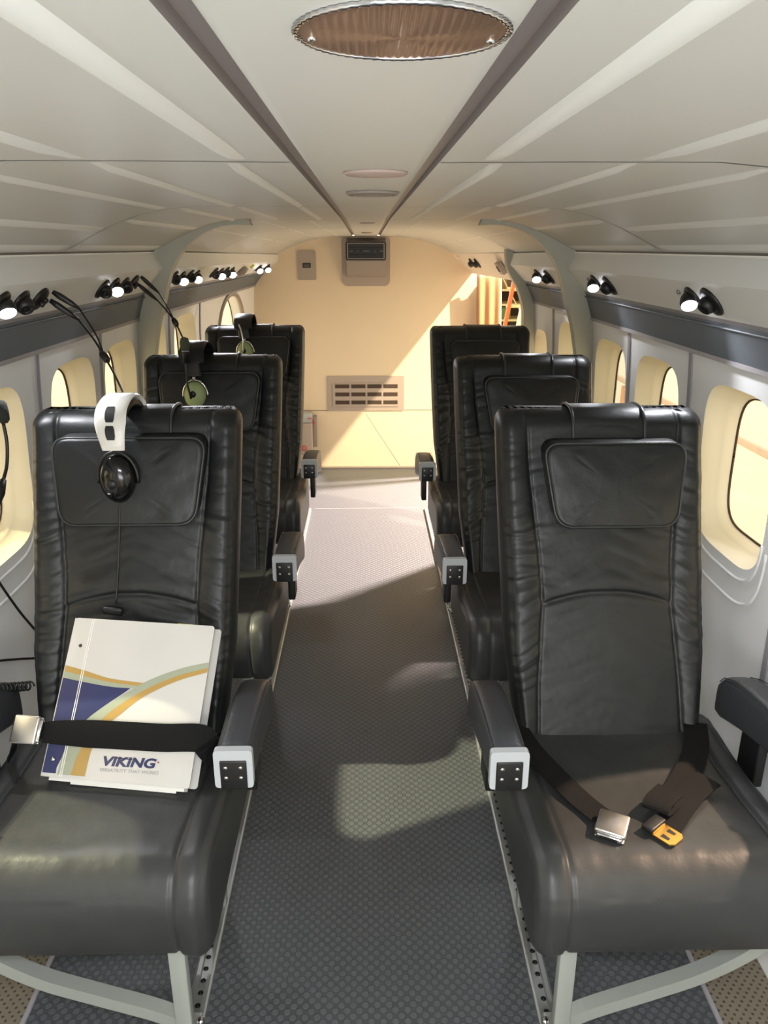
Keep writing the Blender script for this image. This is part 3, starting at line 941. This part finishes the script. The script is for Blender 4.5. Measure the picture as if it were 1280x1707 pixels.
fitting('reading_light', -1, 2.325, .45, 'lit reading light on the left overhead panel just before the arch', 'light', GL, A_, lit=3)
fitting('air_outlet', -1, 2.425, .45, 'black air outlet between the lamp and the headset jack before the left arch', 'vent', GL, (.4, -.6, -.7), R=.026)
for i, (y, k) in enumerate(((3.0, 'v'), (3.10, 'l'), (3.205, 'v'), (3.30, 'l'), (3.58, 'v'), (3.69, 'l'), (3.79, 'v'), (3.90, 'l'))):
    nm = ('first', 'second')[i // 4]
    pos = 'nearer' if i % 4 < 2 else 'farther'
    if k == 'v': fitting('air_outlet', -1, y, .45, '%s air outlet of the %s light cluster behind the left arch' % (pos, nm), 'vent', GL, (.4, -.7, -.6))
    else: fitting('reading_light', -1, y, .5, '%s lit reading light of the %s cluster behind the left arch' % (pos, nm), 'light', GL, A_, lit=2.2)
for y, nm in ((4.56, 'nearer'), (4.80, 'farther')):
    fitting('reading_light', -1, y, .5, '%s of the two lit reading lights close to the left corner of the bulkhead' % nm, 'light', GL, A_, lit=2.2, R=.026)
fitting('reading_light', 1, 1.765, .45, 'lit reading light nearest the camera on the right overhead panel', 'light', GR, (-.15, -.75, -.75), R=.028, lit=4)
fitting('air_outlet', 1, 1.672, .5, 'large black air outlet nearest the camera on the right overhead panel', 'vent', GR, (-.6, -.2, -.7), R=.036)
fitting('reading_light', 1, 2.53, .45, 'lit reading light on the right overhead panel just before the arch', 'light', GR, (-.15, -.75, -.75), lit=2.2)
fitting('air_outlet', 1, 2.395, .5, 'black air outlet on the right panel just before the arch', 'vent', GR, (-.6, -.2, -.7), R=.034)
fitting('reading_light', 1, 3.24, .45, 'lit reading light between the two right arches', 'light', GR, (-.15, -.75, -.75), lit=2.2)
fitting('air_outlet', 1, 3.11, .5, 'black air outlet between the two right arches', 'vent', GR, (-.6, -.2, -.7), R=.033)
def hp(y, f):
    p = lerp2(S(H0, y), S(H1, y), f); return Vector((p[0], y, p[1]))
for y, nm in ((4.62, 'farther'), (4.48, 'nearer')):
    root = empty('air_outlet', hp(y, .42), '%s of the two black air outlets on the panel above the open doorway' % nm, 'vent', 'air outlets above the doorway')
    a_, b_ = S(H0, y), S(H1, y); n = Vector((-(a_[1]-b_[1]), 0, -(b_[0]-a_[0]))).normalized()
    fr = frame((0, 0, 0), n, (0, 1, 0))
    MB().lathe([(.031, 0), (.031, .004), (.026, .008), (.018, .009)], 24, fr).build('flange', 'black', root)
    MB().lathe([(.012, 0), (.0185, .012), (.017, .022), (.010, .026), (0, .022)], 20, frame((0, 0, 0), n+Vector((0, -.4, 0)), (0, 1, 0))).build('nozzle', 'black', root)
# headset jacks on the left panel
def jack(y, f, label):
    p = panel_pt(-1, y, f); n = panel_n(-1, y); fr = frame((0, 0, 0), n, (0, 1, 0))
    root = empty('headset_jack', p, label, 'socket', 'headset jacks')
    MB().lathe([(.030, 0), (.030, .004), (.026, .008), (.010, .009), (0, .009)], 24, fr).build('jack_plate', 'black', root)
    for d in (-.011, .011):
        MB().lathe([(.0065, .006), (.0065, .018), (.004, .019)], 12, frame(Vector((0, d, d*.3)), n, (0, 1, 0))).build('socket_collar', 'black', root)
    return root
jack(1.80, .5, 'black headset jack with two plugs nearest the camera on the left panel')
jack(2.52, .45, 'black headset jack with two plugs beside the left arch')

# small studs beside the right lamps
for y, lab in ((1.835, 'small metal stud beside the nearest right reading light'), (2.60, 'small metal stud beside the right reading light before the arch')):
    p = panel_pt(1, y, .35); n = panel_n(1, y)
    MB().lathe([(.006, 0), (.006, .004), (.003, .006), (0, .006)], 12, frame((0, 0, 0), n, (0, 1, 0))).build('panel_stud', 'track', None, lab, 'stud', 'panel studs', mtx=Matrix.Translation(p))
# switch / speaker boxes
def switch_box(p, n, label, sz, dirv):
    root = empty('service_box', p, label, 'box', None)
    fr = frame((0, 0, 0), n, (0, 1, 0))
    MB().box((-sz[0], -sz[1], 0), (sz[0], sz[1], .022), .003, mtx=fr).build('housing', 'taupe', root)
    MB().box((-sz[0]*.5, -sz[1]*.2, .0205), (sz[0]*.5, sz[1]*.9, .0235), .001, mtx=fr).build('dark_face', 'dark', root)
    return root
y = 4.14; switch_box(panel_pt(-1, y, .5), panel_n(-1, y), 'taupe service box near the far left reading lights', (.026, .035), 1)
MB().box((-.012, -.004, 0), (.012, .004, .012), .002).build('warning_tag', 'yellow', None, 'small yellow tag beside the left service box', 'tag', mtx=Matrix.Translation(panel_pt(-1, 4.24, .12)+panel_n(-1, 4.24)*.006) @ frame((0, 0, 0), panel_n(-1, 4.24), (0, 1, 0)))
a_, b_ = S(H0, 3.95), S(H1, 3.95); n = Vector((-(a_[1]-b_[1]), 0, -(b_[0]-a_[0]))).normalized()
switch_box(hp(3.93, .5), n, 'taupe service box on the panel above the open doorway', (.032, .05), 1)

# ------------------------------------------------------------------ headsets
def cord_obj(path, r, parent, name='cord'):
    return MB().tube(path, r, 7).build(name, 'cord', parent)

def headset(loc_, label, kind):
    """hung over a backrest; local origin at the headband's crown, +y toward the rear"""
    root = empty('headset', loc_, label, 'headset')
    shell = {'silver': 'blackgloss', 'green': 'green'}[kind]
    cupz = -.145
    # headband: arch strip front to back
    arc = bez([(.004, -.100, -.085), (.0, -.093, -.045), (-.002, -.070, -.012), (-.002, -.025, .004), (-.002, .022, .003), (-.002, .062, -.016), (-.002, .082, -.055), (-.002, .088, -.10)], 6)
    wb_ = MB(); hw = .031 if kind == 'silver' else .038
    rows = []
    for i, p in enumerate(arc):
        t = (arc[min(i+1, len(arc)-1)]-arc[max(i-1, 0)]).normalized(); nn = Vector((0, -t.z, t.y))
        tp = hw*(1-.30*max(0, 1-i/8))
        if kind == 'green': tp = hw*(.6 if i < 6 else 1)
        rows.append([p+Vector((-tp, 0, 0)), p+Vector((-tp*.8, 0, 0))+nn*.004, p+Vector((tp*.8, 0, 0))+nn*.004, p+Vector((tp, 0, 0)), p+Vector((tp*.8, 0, 0))-nn*.005, p+Vector((-tp*.8, 0, 0))-nn*.005])
    wb_.grid(rows, closed_u=True); wb_.cap(rows[0]); wb_.cap(rows[-1], True)
    hb = autosmooth(wb_.build('headband', 'headband' if kind == 'silver' else 'black', root, label='silver headband with dark slots' if kind == 'silver' else None), 40)
    if kind == 'silver':
        # dark pad below, slots on the face
        rows = []
        for i, p in enumerate(arc[3:-3]):
            rows.append([p+Vector((-.024, 0, -.010)), p+Vector((.026, 0, -.010)), p+Vector((.026, .0, -.020)), p+Vector((-.024, 0, -.020))])
        m2 = MB().grid(rows, closed_u=True, smooth=False); m2.cap(rows[0]); m2.cap(rows[-1], True); m2.build('head_pad', 'black', hb)
        for a0, a1 in ((3, 7), (8, 13)):
            rows = []
            for i in range(a0, a1+1):
                p = arc[i]; t = (arc[i+1]-arc[i-1]).normalized(); nn = Vector((0, -t.z, t.y))
                ww = .0095*(1-.25*abs((i-(a0+a1)/2)/((a1-a0)/2))**4)
                rows.append([p+Vector((-ww, 0, 0))+nn*.0046, p+Vector((ww, 0, 0))+nn*.0046])
            MB().grid(rows).build('slot', 'black', hb)
    # earcups front and rear
    for k, (yy, sg) in enumerate(((-.082, -1), (.083, 1))):
        if kind == 'silver': rx, rz = .036, .050
        else: rx, rz = .034, .043
        rows = []
        prof = [(.55, -.004), (.9, 0), (1.0, .008), (.98, .017), (.88, .026), (.68, .033), (.40, .037), (.12, .038)]
        zc = cupz if k == 0 else -.135
        for q, h in prof:
            rows.append([(q*rx*math.cos(t)+(.004 if k == 0 else 0), yy+sg*h, zc+q*rz*math.sin(t)) for t in [2*PI*j/28 for j in range(28)]])
        m2 = MB().grid(rows, closed_u=True); m2.cap(rows[0]); m2.cap(rows[-1], True, True)
        cup = m2.build('earcup', shell, root)
        ring = [(.9*rx*math.cos(t)+(.004 if k == 0 else 0), yy-sg*.004, zc+.9*rz*math.sin(t)) for t in [2*PI*j/28 for j in range(29)]]
        MB().tube(ring+[ring[1]], .010, 10, caps=False).build('ear_cushion', 'black', cup)
        # yoke round the cup
        yk = [(1.1*rx*math.cos(t)+(.004 if k == 0 else 0), yy+sg*.010, zc+1.1*rz*math.sin(t)) for t in [math.radians(-10+200*j/20) for j in range(21)]]
        MB().tube(yk, .0032, 7).build('yoke', 'black' if kind == 'silver' else 'chrome', root)
        MB().tube([(.004 if k == 0 else 0, yy+sg*.010, zc+1.1*rz), (.002, yy+sg*-.004+(-.012 if k == 0 else .004), -.085)], .005, 8).build('stem', 'black' if kind == 'silver' else 'chrome', root)
        if k == 0:
            MB().lathe([(.010, 0), (.009, .004), (0, .005)], 16, frame((.0 if kind == 'silver' else .002, yy-.0365, zc+(-.004 if kind == 'silver' else .008)), (0, -1, 0))).build('cup_knob', 'black', cup)
            if kind == 'silver':
                MB().box((-.012, yy-.0345, zc-.0255), (.015, yy-.0325, zc-.0225), .0006).build('cup_badge', 'white', cup)
    return root, cupz

# first: silver headband, over the left front seat
hs1, cz = headset((-.503, 1.580, 1.107), 'headset with broad silver headband hung over the left front seat', 'silver')
O1 = hs1.location
def rel(path, o): return [Vector(p)-o for p in path]
cord_obj(rel(bez([(-.498, 1.495, .925), (-.500, 1.478, .90), (-.503, 1.468, .85), (-.508, 1.45, .78), (-.514, 1.432, .715)], 8), O1), .0022, hs1)
MB().box((-.022, -.008, -.008), (.018, .006, .008), .004).build('control_box', 'black', hs1, mtx=Matrix.Translation(Vector((-.517, 1.424, .702))-O1) @ Matrix.Rotation(.15, 4, 'Y'))
cord_obj(rel(bez([(-.505, 1.60, 1.108), (-.516, 1.62, 1.122), (-.545, 1.68, 1.14), (-.585, 1.75, 1.168), (-.62, 1.79, 1.205), (-.66, 1.825, 1.243)], 8), O1), .0024, hs1)
cord_obj(rel(bez([(-.585, 1.75, 1.168), (-.61, 1.785, 1.212), (-.655, 1.825, 1.268)], 8), O1), .002, hs1)
MB().lathe([(.004, -.016), (.008, -.010), (.009, 0), (.008, .010), (.004, .016)], 14, frame(Vector((-.585, 1.75, 1.168))-O1, (-.6, .5, .65))).build('cord_splitter', 'black', hs1)
for p0, p1 in (((-.66, 1.825, 1.243), (-.712, 1.808, 1.287)), ((-.655, 1.825, 1.268), (-.706, 1.815, 1.305))):
    a_, b_ = Vector(p0), Vector(p1)
    MB().tube([a_-O1, a_.lerp(b_, .3)-O1, a_.lerp(b_, .75)-O1, b_-O1], [.003, .0065, .0075, .005], 10).build('plug', 'black', hs1)

def green_headset(loc_, label, cord=True, sc_=1.):
    h, cz = headset(loc_, label, 'green')
    # boom microphone raised beside the headband
    MB().tube(bez([(-.004, -.122, cz-.005), (-.010, -.13, cz+.05), (-.008, -.125, -.06), (-.010, -.118, -.03)], 6), .0032, 8).build('boom', 'black', h)
    mic = MB().lathe([(.008, -.03), (.010, 0), (.0115, .004)], 14, Matrix.Translation((-.010, -.118, -.012))).build('microphone', 'black', h)
    MB().lathe([(.0115, -.006), (.014, .004), (.0145, .018), (.011, .030), (0, .034)], 16, Matrix.Translation((-.010, -.118, .0))).build('foam_windscreen', 'foam_green', mic)
    return h
hs2 = green_headset((-.530, 2.452, 1.115), 'headset with pale green ear cups hung over the left middle-row seat')
O2 = hs2.location
cord_obj(rel(bez([(-.555, 2.47, 1.085), (-.572, 2.50, 1.10), (-.594, 2.53, 1.135), (-.615, 2.55, 1.172), (-.64, 2.56, 1.205), (-.668, 2.565, 1.238)], 8), O2), .0026, hs2)
cord_obj(rel(bez([(-.615, 2.55, 1.172), (-.636, 2.56, 1.215), (-.663, 2.568, 1.262)], 8), O2), .0022, hs2)
MB().lathe([(.004, -.016), (.008, -.010), (.010, 0), (.008, .010), (.004, .016)], 14, frame(Vector((-.615, 2.55, 1.172))-O2, (-.5, .3, .8))).build('cord_splitter', 'black', hs2)
for p0, p1 in (((-.668, 2.565, 1.238), (-.712, 2.525, 1.288)), ((-.663, 2.568, 1.262), (-.705, 2.535, 1.312))):
    a_, b_ = Vector(p0), Vector(p1)
    MB().tube([a_-O2, a_.lerp(b_, .3)-O2, a_.lerp(b_, .75)-O2, b_-O2], [.003, .006, .007, .005], 10).build('plug', 'black', hs2)
# third: on the rear left seat, boom folded down
hs3, cz = headset((-.525, 3.45, 1.118), 'headset with pale green ear cup hung over the rearmost left seat', 'green')
MB().tube(bez([(.0, -.124, cz), (.003, -.13, cz+.05), (-.004, -.122, -.05), (-.014, -.112, -.025)], 6), .003, 8).build('boom', 'chrome', hs3)
# fourth: boom microphone and cords at the left edge of the view, hung by its cord from the wall
O4 = Vector((-.735, 1.40, .93))
hs4 = empty('headset', O4, 'black boom headset hanging in front of the nearest left window, its cord looping down', 'headset')
def r4(p): return [Vector(q)-O4 for q in p]
rows = []
MB().lathe([(.012, -.004), (.032, 0), (.036, .010), (.030, .026), (.012, .034), (0, .035)], 24, frame(Vector((-.735, 1.385, .93))-O4, (.6, -.7, 0))).build('earcup', 'black', hs4)
MB().tube(r4(bez([(-.735, 1.385, .965), (-.738, 1.37, 1.01), (-.742, 1.345, 1.04), (-.747, 1.30, 1.055), (-.752, 1.25, 1.04), (-.755, 1.225, .99)], 6)), .009, 8, flat=.5).build('headband', 'black', hs4)
MB().lathe([(.012, -.004), (.032, 0), (.036, .010), (.030, .026), (.012, .034), (0, .035)], 24, frame(Vector((-.755, 1.225, .955))-O4, (.6, .7, 0))).build('earcup', 'black', hs4)
MB().tube(r4([(-.728, 1.42, .915), (-.722, 1.455, .945), (-.72, 1.475, .965)]), [.010, .011, .006], 10).build('boom_joint', 'black', hs4)
MB().tube(r4(bez([(-.72, 1.475, .965), (-.719, 1.497, .99), (-.719, 1.512, 1.03), (-.72, 1.513, 1.07)], 6)), .0035, 8).build('boom', 'black', hs4)
MB().lathe([(.006, -.022), (.011, -.016), (.0125, 0), (.0115, .016), (.006, .023), (0, .024)], 16, frame(Vector((-.72, 1.515, 1.092))-O4, (-.1, .1, 1))).build('microphone', 'foam', hs4)
MB().tube(r4(bez([(-.735, 1.385, .90), (-.755, 1.42, .82), (-.76, 1.461, .758), (-.757, 1.523, .655), (-.755, 1.585, .57), (-.752, 1.615, .525), (-.757, 1.585, .508), (-.765, 1.50, .55), (-.77, 1.42, .59), (-.772, 1.36, .60)], 8)), .0028, 7).build('cord', 'cord', hs4)
MB().tube(r4(bez([(-.75, 1.30, 1.05), (-.76, 1.30, 1.10), (-.75, 1.30, 1.2), (-.735, 1.30, 1.292)], 6)), .0028, 7).build('hanging_cord', 'cord', hs4)
# coiled lead along the top of the left front seat's window-side armrest
n = 260; cp = []
for i in range(n+1):
    t = i/n; a = 2*PI*17*t
    c = Vector((-.752, 1.25, .625)).lerp(Vector((-.706, 1.415, .535)), t)
    ax = (Vector((-.706, 1.415, .535))-Vector((-.752, 1.25, .625))).normalized()
    u_ = ax.cross(Vector((0, 0, 1))).normalized(); v_ = ax.cross(u_)
    cp.append(c+(u_*math.cos(a)+v_*math.sin(a))*.0085)
MB().tube(cp, .0021, 6).build('coiled_lead', 'cord', None, 'black coiled lead lying over the window-side armrest of the left front seat', 'cord')

# ------------------------------------------------------------------ things on the ceiling
def ceil_thing(name, y, label, cat, group=None, dz=0):
    return empty(name, (0, y, S(CEIL[0], y)[1]+dz), label, cat, group)
r = ceil_thing('ceiling_speaker', .388, 'large round pleated-metal ceiling grille at the top of the view', 'grille')
r.location.x = .0165
mb = MB(); rows = []
RR = .0462; nr = 24; na = 260
for i in range(nr+1):
    q = RR*i/nr; row = []
    for k in range(na):
        a = 2*PI*k/na; x, yv = q*math.cos(a), q*math.sin(a)
        row.append((x, yv, -.0010-.0011*(.5+.5*math.cos(2*PI*x/.0042))*min(1, (RR-q)/.004)-.0015*(1-(q/RR)**2)))
    rows.append(row)
mb.grid(rows, closed_u=True); mb.build('pleated_mesh', 'perfmetal', r)
mb = MB(); ring = []
for k in range(121):
    a = 2*PI*k/120
    ring.append(((RR+.0012*(k % 2))*math.cos(a), (RR+.0012*(k % 2))*math.sin(a), -.0012))
mb.tube(ring, .0012, 6, caps=False); mb.build('serrated_rim', 'chrome', r)
for x, yv in ((-.040, .004), (.040, .006)):
    MB().lathe([(.0024, -.0015), (.0018, -.0034), (0, -.0038)], 10, Matrix.Translation((x, yv, 0))).build('screw', 'chrome', r)
for yy, rad, lab in ((1.064, .041, 'flat mauve cover disc on the ceiling ahead of the ribbed vent'), (3.07, .029, 'small round ceiling disc between the arches'), ):
    r = ceil_thing('ceiling_disc', yy, lab, 'disc', 'round ceiling covers'); r.location.x = .013 if yy < 2 else .006
    MB().lathe([(rad, .0), (rad, -.002), (rad-.003, -.004), (0, -.0045)], 40).build('cover', 'mauve', r)
r = ceil_thing('ceiling_vent', 1.434, 'round ribbed vent in the ceiling behind the flat mauve disc', 'vent'); r.location.x = .012
MB().lathe([(.046, .0), (.046, -.003), (.042, -.006), (.040, -.002), (.036, -.002), (.034, -.006), (.030, -.006), (.028, -.002), (.024, -.002), (.022, -.006), (.018, -.006), (.016, -.002), (.012, -.002), (.010, -.006), (0, -.007)], 40).build('ribbed_face', 'taupe', r)
r = ceil_thing('ceiling_vent', 4.2, 'small round ceiling vent just ahead of the bulkhead unit', 'vent'); r.location.x = .004
MB().lathe([(.028, 0), (.028, -.003), (.022, -.006), (0, -.004)], 32).build('ribbed_face', 'taupe', r)

# ------------------------------------------------------------------ things on the bulkhead
YB = Y1
u = empty('air_unit', (0, YB, 1.17), 'taupe unit with black louvred outlet at the top centre of the bulkhead', 'vent')
def rr_xz(x0, x1, z0, z1, r, y0, y1, rt=None):
    P = []
    for cx, cz_, t0, rr in ((x1-(rt or r), z1-(rt or r), 0, rt or r), (x0+(rt or r), z1-(rt or r), 90, rt or r), (x0+r, z0+r, 180, r), (x1-r, z0+r, 270, r)):
        for k in range(7):
            t = math.radians(t0+15*k); P.append((cx+rr*math.cos(t), cz_+rr*math.sin(t)))
    return MB().prism(P, y0, y1)
autosmooth(rr_xz(-.150, .147, .002, .283, .036, -.018, 0, .012).build('backing_plate', 'taupe2', u))
mb = MB()
pf = [(-.018, .055), (-.085, .075), (-.105, .15), (-.10, .262), (-.018, .282)]
mb.prism([(a, b) for a, b in pf], -.118, .118, 'x'); autosmooth(mb.build('housing', 'taupe', u), 25)
fr = rr_xz(-.122, .120, .155, .262, .012, -.112, -.095); autosmooth(fr.build('outlet_frame', 'black', u))
ring = []
for k in range(4): pass
rr_xz(-.108, .106, .168, .249, .005, -.114, -.110).build('outlet_recess', 'black', u)
for x0, x1 in ((-.112, -.108), (.106, .110)):
    MB().box((x0, -.117, .166), (x1, -.112, .252), .001).build('frame_edge', 'taupe2', u)
for z0 in (.163, .250): MB().box((-.112, -.117, z0), (.110, -.112, z0+.004), .001).build('frame_edge', 'taupe', u)
for i in range(3):
    MB().box((-.105, -.119, .184+.021*i), (.103, -.113, .188+.021*i), .001).build('louvre', 'black', u)
for x0, x1 in ((-.10, -.078), (-.055, -.045), (-.018, .022), (.048, .058), (.08, .102)):
    MB().box((x0, -.1205, .2075), (x1, -.118, .2100), .0005).build('louvre_tab', 'track', u)
p = empty('access_panel', (-.366, YB, 1.208), 'taupe rectangular panel with small black placard left of the bulkhead unit', 'panel')
autosmooth(rr_xz(-.057, .057, 0, .172, .008, -.008, 0).build('cover_plate', 'taupe2', p))
autosmooth(rr_xz(-.024, .026, .072, .100, .003, -.011, -.007).build('placard', 'black', p))
for z0 in (.080, .087): MB().box((-.018, -.0116, z0), (.020, -.0108, z0+.002)).build('placard_line', 'taupe2', p)
g = empty('vent_grille', (-.008, YB, .390), 'taupe wall grille with three rows of slots low on the bulkhead', 'vent')
autosmooth(rr_xz(-.249, .248, .0, .225, .006, -.008, 0).build('frame_plate', 'taupe2', g))
mb = rr_xz(-.215, .215, .028, .180, .006, -.013, -.007); autosmooth(mb.build('raised_field', 'taupe2', g))
for i in range(4):
    for j in range(3):
        x0 = -.198+i*.104; z0 = .043+j*.0525
        MB().box((x0, -.0145, z0), (x0+.092, -.0125, z0+.025)).build('slot', 'dark', g)
b = empty('first_aid_box', (-.44, YB, .128), 'grey box with red lettering on the bulkhead beside the rearmost left seat', 'box')
MB().box((-.10, -.13, 0), (.085, 0, .205), .006).build('box_body', 'taupe2', b)
MB().box((-.095, -.12, .205), (.085, -.01, .262), .010).build('white_lid', 'white', b)
MB().box((.086, -.05, .03), (.112, -.01, .235), .003).build('side_bracket', 'taupe', b)
MB().tube(bez([(.06, -.125, .235), (.085, -.132, .24), (.098, -.12, .215), (.092, -.09, .19)], 5), .005, 6, flat=.5).build('red_strap', 'red', b)
text_mesh('D', 'red_lettering', 'red', b, Matrix.Translation((.018, -.1312, .028)) @ Matrix.Rotation(PI/2, 4, 'X'), .045, 1., .0012)

# ------------------------------------------------------------------ curtain at the doorway
mb = MB(); rows = []
for j in range(31):
    t = j/30; z = 1.262-1.235*t; row = []
    for i in range(71):
        q = i/70; x = .664+.145*q+.016*min(1, t*2.5)
        y = 4.80+.016*math.sin(q*2*PI*2.5+2.6+.5*t)*(.55+.45*min(1, t*3))+.004*math.sin(9*t+q*5)
        row.append((x, y, z))
    rows.append(row)
mb.grid(rows)
cu = mb.build('curtain', 'curtain', None, 'beige curtain gathered beside the open doorway at the rear right', 'curtain')
cu.modifiers.new('thickness', 'SOLIDIFY').thickness = .003

# ------------------------------------------------------------------ outside: the hangar seen through the doorway and windows
gm = MB().box((-40, -40, -.75), (40, 60, -.70)); gm.build('ground', 'ground', None, kind='structure')
sh = empty('storage_rack', (1.5, 9.4, -.70), 'cream shelving rack seen through the rear doorway', 'rack')
for x in (1.46, 2.1):
    for y in (9.2, 9.7): MB().box((x-.012, y-.012, 0), (x+.012, y+.012, 2.6)).build('upright', 'cream', sh, mtx=Matrix.Translation((-1.5, -9.4, 0)))
for z in (.6, 1.08, 1.465, 1.63+.03, 1.95): pass
MB().box((1.44, 9.72, .05), (2.12, 9.735, 1.78)).build('back_panel', 'dark', sh, mtx=Matrix.Translation((-1.5, -9.4, 0)))
for z in (.90, 1.28, 1.455, 1.62): MB().box((1.44, 9.18, z), (2.12, 9.72, z+.022)).build('shelf', 'cream', sh, mtx=Matrix.Translation((-1.5, -9.4, 0)))
def crate(nm, a, b, m, lab):
    c = empty(nm, ((a[0]+b[0])/2, (a[1]+b[1])/2, a[2]), lab, 'box', 'stored goods outside the doorway')
    w, d, h = (b[0]-a[0])/2, (b[1]-a[1])/2, b[2]-a[2]
    MB().box((-w, -d, 0), (w, d, h*.86), .004).build('crate_body', m, c)
    MB().box((-w*1.03, -d*1.03, h*.86), (w*1.03, d*1.03, h), .004).build('crate_lid', m, c)
Zg = -.70
crate('storage_crate', (1.48, 9.2, Zg+1.477), (1.56, 9.4, Zg+1.56), 'crate', 'tan box on the rack shelf outside the doorway')
crate('storage_crate', (1.57, 9.2, Zg+1.302), (1.68, 9.4, Zg+1.44), 'plantgreen', 'green box on the lower rack shelf outside the doorway')
crate('storage_crate', (1.46, 9.2, Zg+1.642), (1.50, 9.4, Zg+1.72), 'redc', 'red box on the upper rack shelf outside the doorway')
crate('storage_crate', (1.30, 9.2, Zg), (1.43, 9.4, Zg+1.68), 'redc', 'tall red box standing left of the rack outside the doorway')
crate('storage_crate', (1.52, 9.2, Zg+1.642), (1.62, 9.4, Zg+1.85), 'brown', 'brown box on top of the rack outside the doorway')
crate('storage_crate', (1.47, 9.2, Zg+.922), (1.62, 9.4, Zg+1.22), 'navyc', 'dark box low on the rack outside the doorway')
ld_ = empty('step_ladder', (1.145, 7.6, Zg), 'orange ladder standing outside the rear doorway', 'ladder')
for dx in (0, .34):
    MB().box((-.016, -.03, 0), (.016, .03, 2.3), .004).build('rail', 'orange', ld_, mtx=Matrix.Translation((dx-.03, 0, 0)) @ Matrix.Rotation(.16, 4, 'Y'))
for k in range(8):
    zz = .2+.27*k; MB().box((-.02, -.02, 0), (.34, .02, .022), .003).build('rung', 'cream', ld_, mtx=Matrix.Translation((-.03+zz*.16, 0, zz)))
wg = empty('wing_panel', (1.95, 8.4, Zg), 'white aircraft panel standing outside the rear doorway', 'panel')
MB().prism([(-.55, 0), (.9, 0), (.9, 2.1), (-.22, 2.1)], -.04, .04).build('panel_skin', 'white', wg)
MB().tube(bez([(1.51, 8.9, 1.09), (1.62, 8.9, .90), (1.80, 8.9, .62), (2.3, 8.9, -.1), (2.6, 8.9, -.69)], 4), .006, 6).build('stay_rope', 'cream', None, 'pale stay rope slanting down outside the doorway', 'rope')
hb = empty('guard_rail', (2.3, 4.0, Zg), 'low guard rail seen through the nearest right window', 'rail')
MB().box((-.02, -3, .95), (.02, 3, 1.0), .01).build('rail_bar', 'taupe', hb)
for y in (-2.8, 0, 2.8): MB().box((-.025, y-.025, 0), (.025, y+.025, .93), .004).build('rail_post', 'crate', hb)

# ------------------------------------------------------------------ lights
w = bpy.data.worlds.new('hall'); sc.world = w; w.use_nodes = True
bg = w.node_tree.nodes['Background']; bg.inputs['Color'].default_value = (1.0, .86, .60, 1); bg.inputs['Strength'].default_value = 1.8

def area(name, loc_, rot_to, size, energy, color, sy=None):
    l = bpy.data.lights.new(name, 'AREA'); l.energy = energy; l.color = color; l.size = size
    if sy: l.shape = 'RECTANGLE'; l.size_y = sy
    o = bpy.data.objects.new(name, l); COL.objects.link(o)
    o.matrix_world = frame(loc_, Vector(loc_)-Vector(rot_to), (0, 0, 1)); return o
def spot(name, loc_, to, energy, color, ang, soft, blend=.2):
    l = bpy.data.lights.new(name, 'SPOT'); l.energy = energy; l.color = color; l.spot_size = math.radians(ang); l.spot_blend = blend; l.shadow_soft_size = soft
    o = bpy.data.objects.new(name, l); COL.objects.link(o)
    o.matrix_world = frame(loc_, Vector(loc_)-Vector(to), (0, 0, 1)); return o
area('added_ceiling_fill', (0, -.45, .85), (0, .75, 1.49), .8, 5.5, (.90, .95, 1.), .35)  # unseen fill light added behind the camera to brighten the ceiling
area('added_overhead_fill', (0, -.02, 1.475), (0, .25, 0), .45, 10, (.92, .96, 1.), .2)  # added overhead fill, out of view, to lighten cushions and arm tops
spot('hall_lamp_door', (3.0, 2.0, 4.0), (.5, 4.5, .5), 1500, (1, .82, .55), 40, .06)
spot('hall_lamp_aft', (2.7, 5.3, 3.5), (.2, 4.2, .1), 4500, (1, .79, .70), 40, .12)
spot('hall_lamp_left', (-3.3, 1.45, 3.1), (.1, 1.75, .1), 1100, (.95, .9, .6), 14, .05)
spot('hall_lamp_forward_left', (-3.04, 2.12, 3.6), (-.5, 1.0, .5), 700, (.95, .92, .62), 11, .05)
spot('hall_lamp_right', (3.0, 1.75, 3.3), (.42, 1.05, .46), 800, (1, .70, .5), 11, .05)

# ------------------------------------------------------------------ camera
cd = bpy.data.cameras.new('camera'); cam = bpy.data.objects.new('camera', cd); COL.objects.link(cam)
F = 1282.
cd.sensor_fit = 'HORIZONTAL'; cd.sensor_width = 36; cd.lens = 36*F/1280; cd.clip_start = .01; cd.clip_end = 100
pt_ = math.atan((853.5-412)/F); yw = math.atan(30/F*math.cos(pt_))
cam.location = (0, 0, 1.40); cam.rotation_euler = (PI/2-pt_, 0, -yw)
sc.camera = cam
sc.view_settings.view_transform = 'Standard'; sc.view_settings.look = 'None'; sc.view_settings.gamma = 1; sc.view_settings.exposure = .95
sc.view_settings.use_curve_mapping = False
sc.cycles.use_denoising = True
sc.cycles.max_bounces = 8; sc.cycles.diffuse_bounces = 5; sc.cycles.sample_clamp_indirect = 4
sc.cycles.transparent_max_bounces = 16
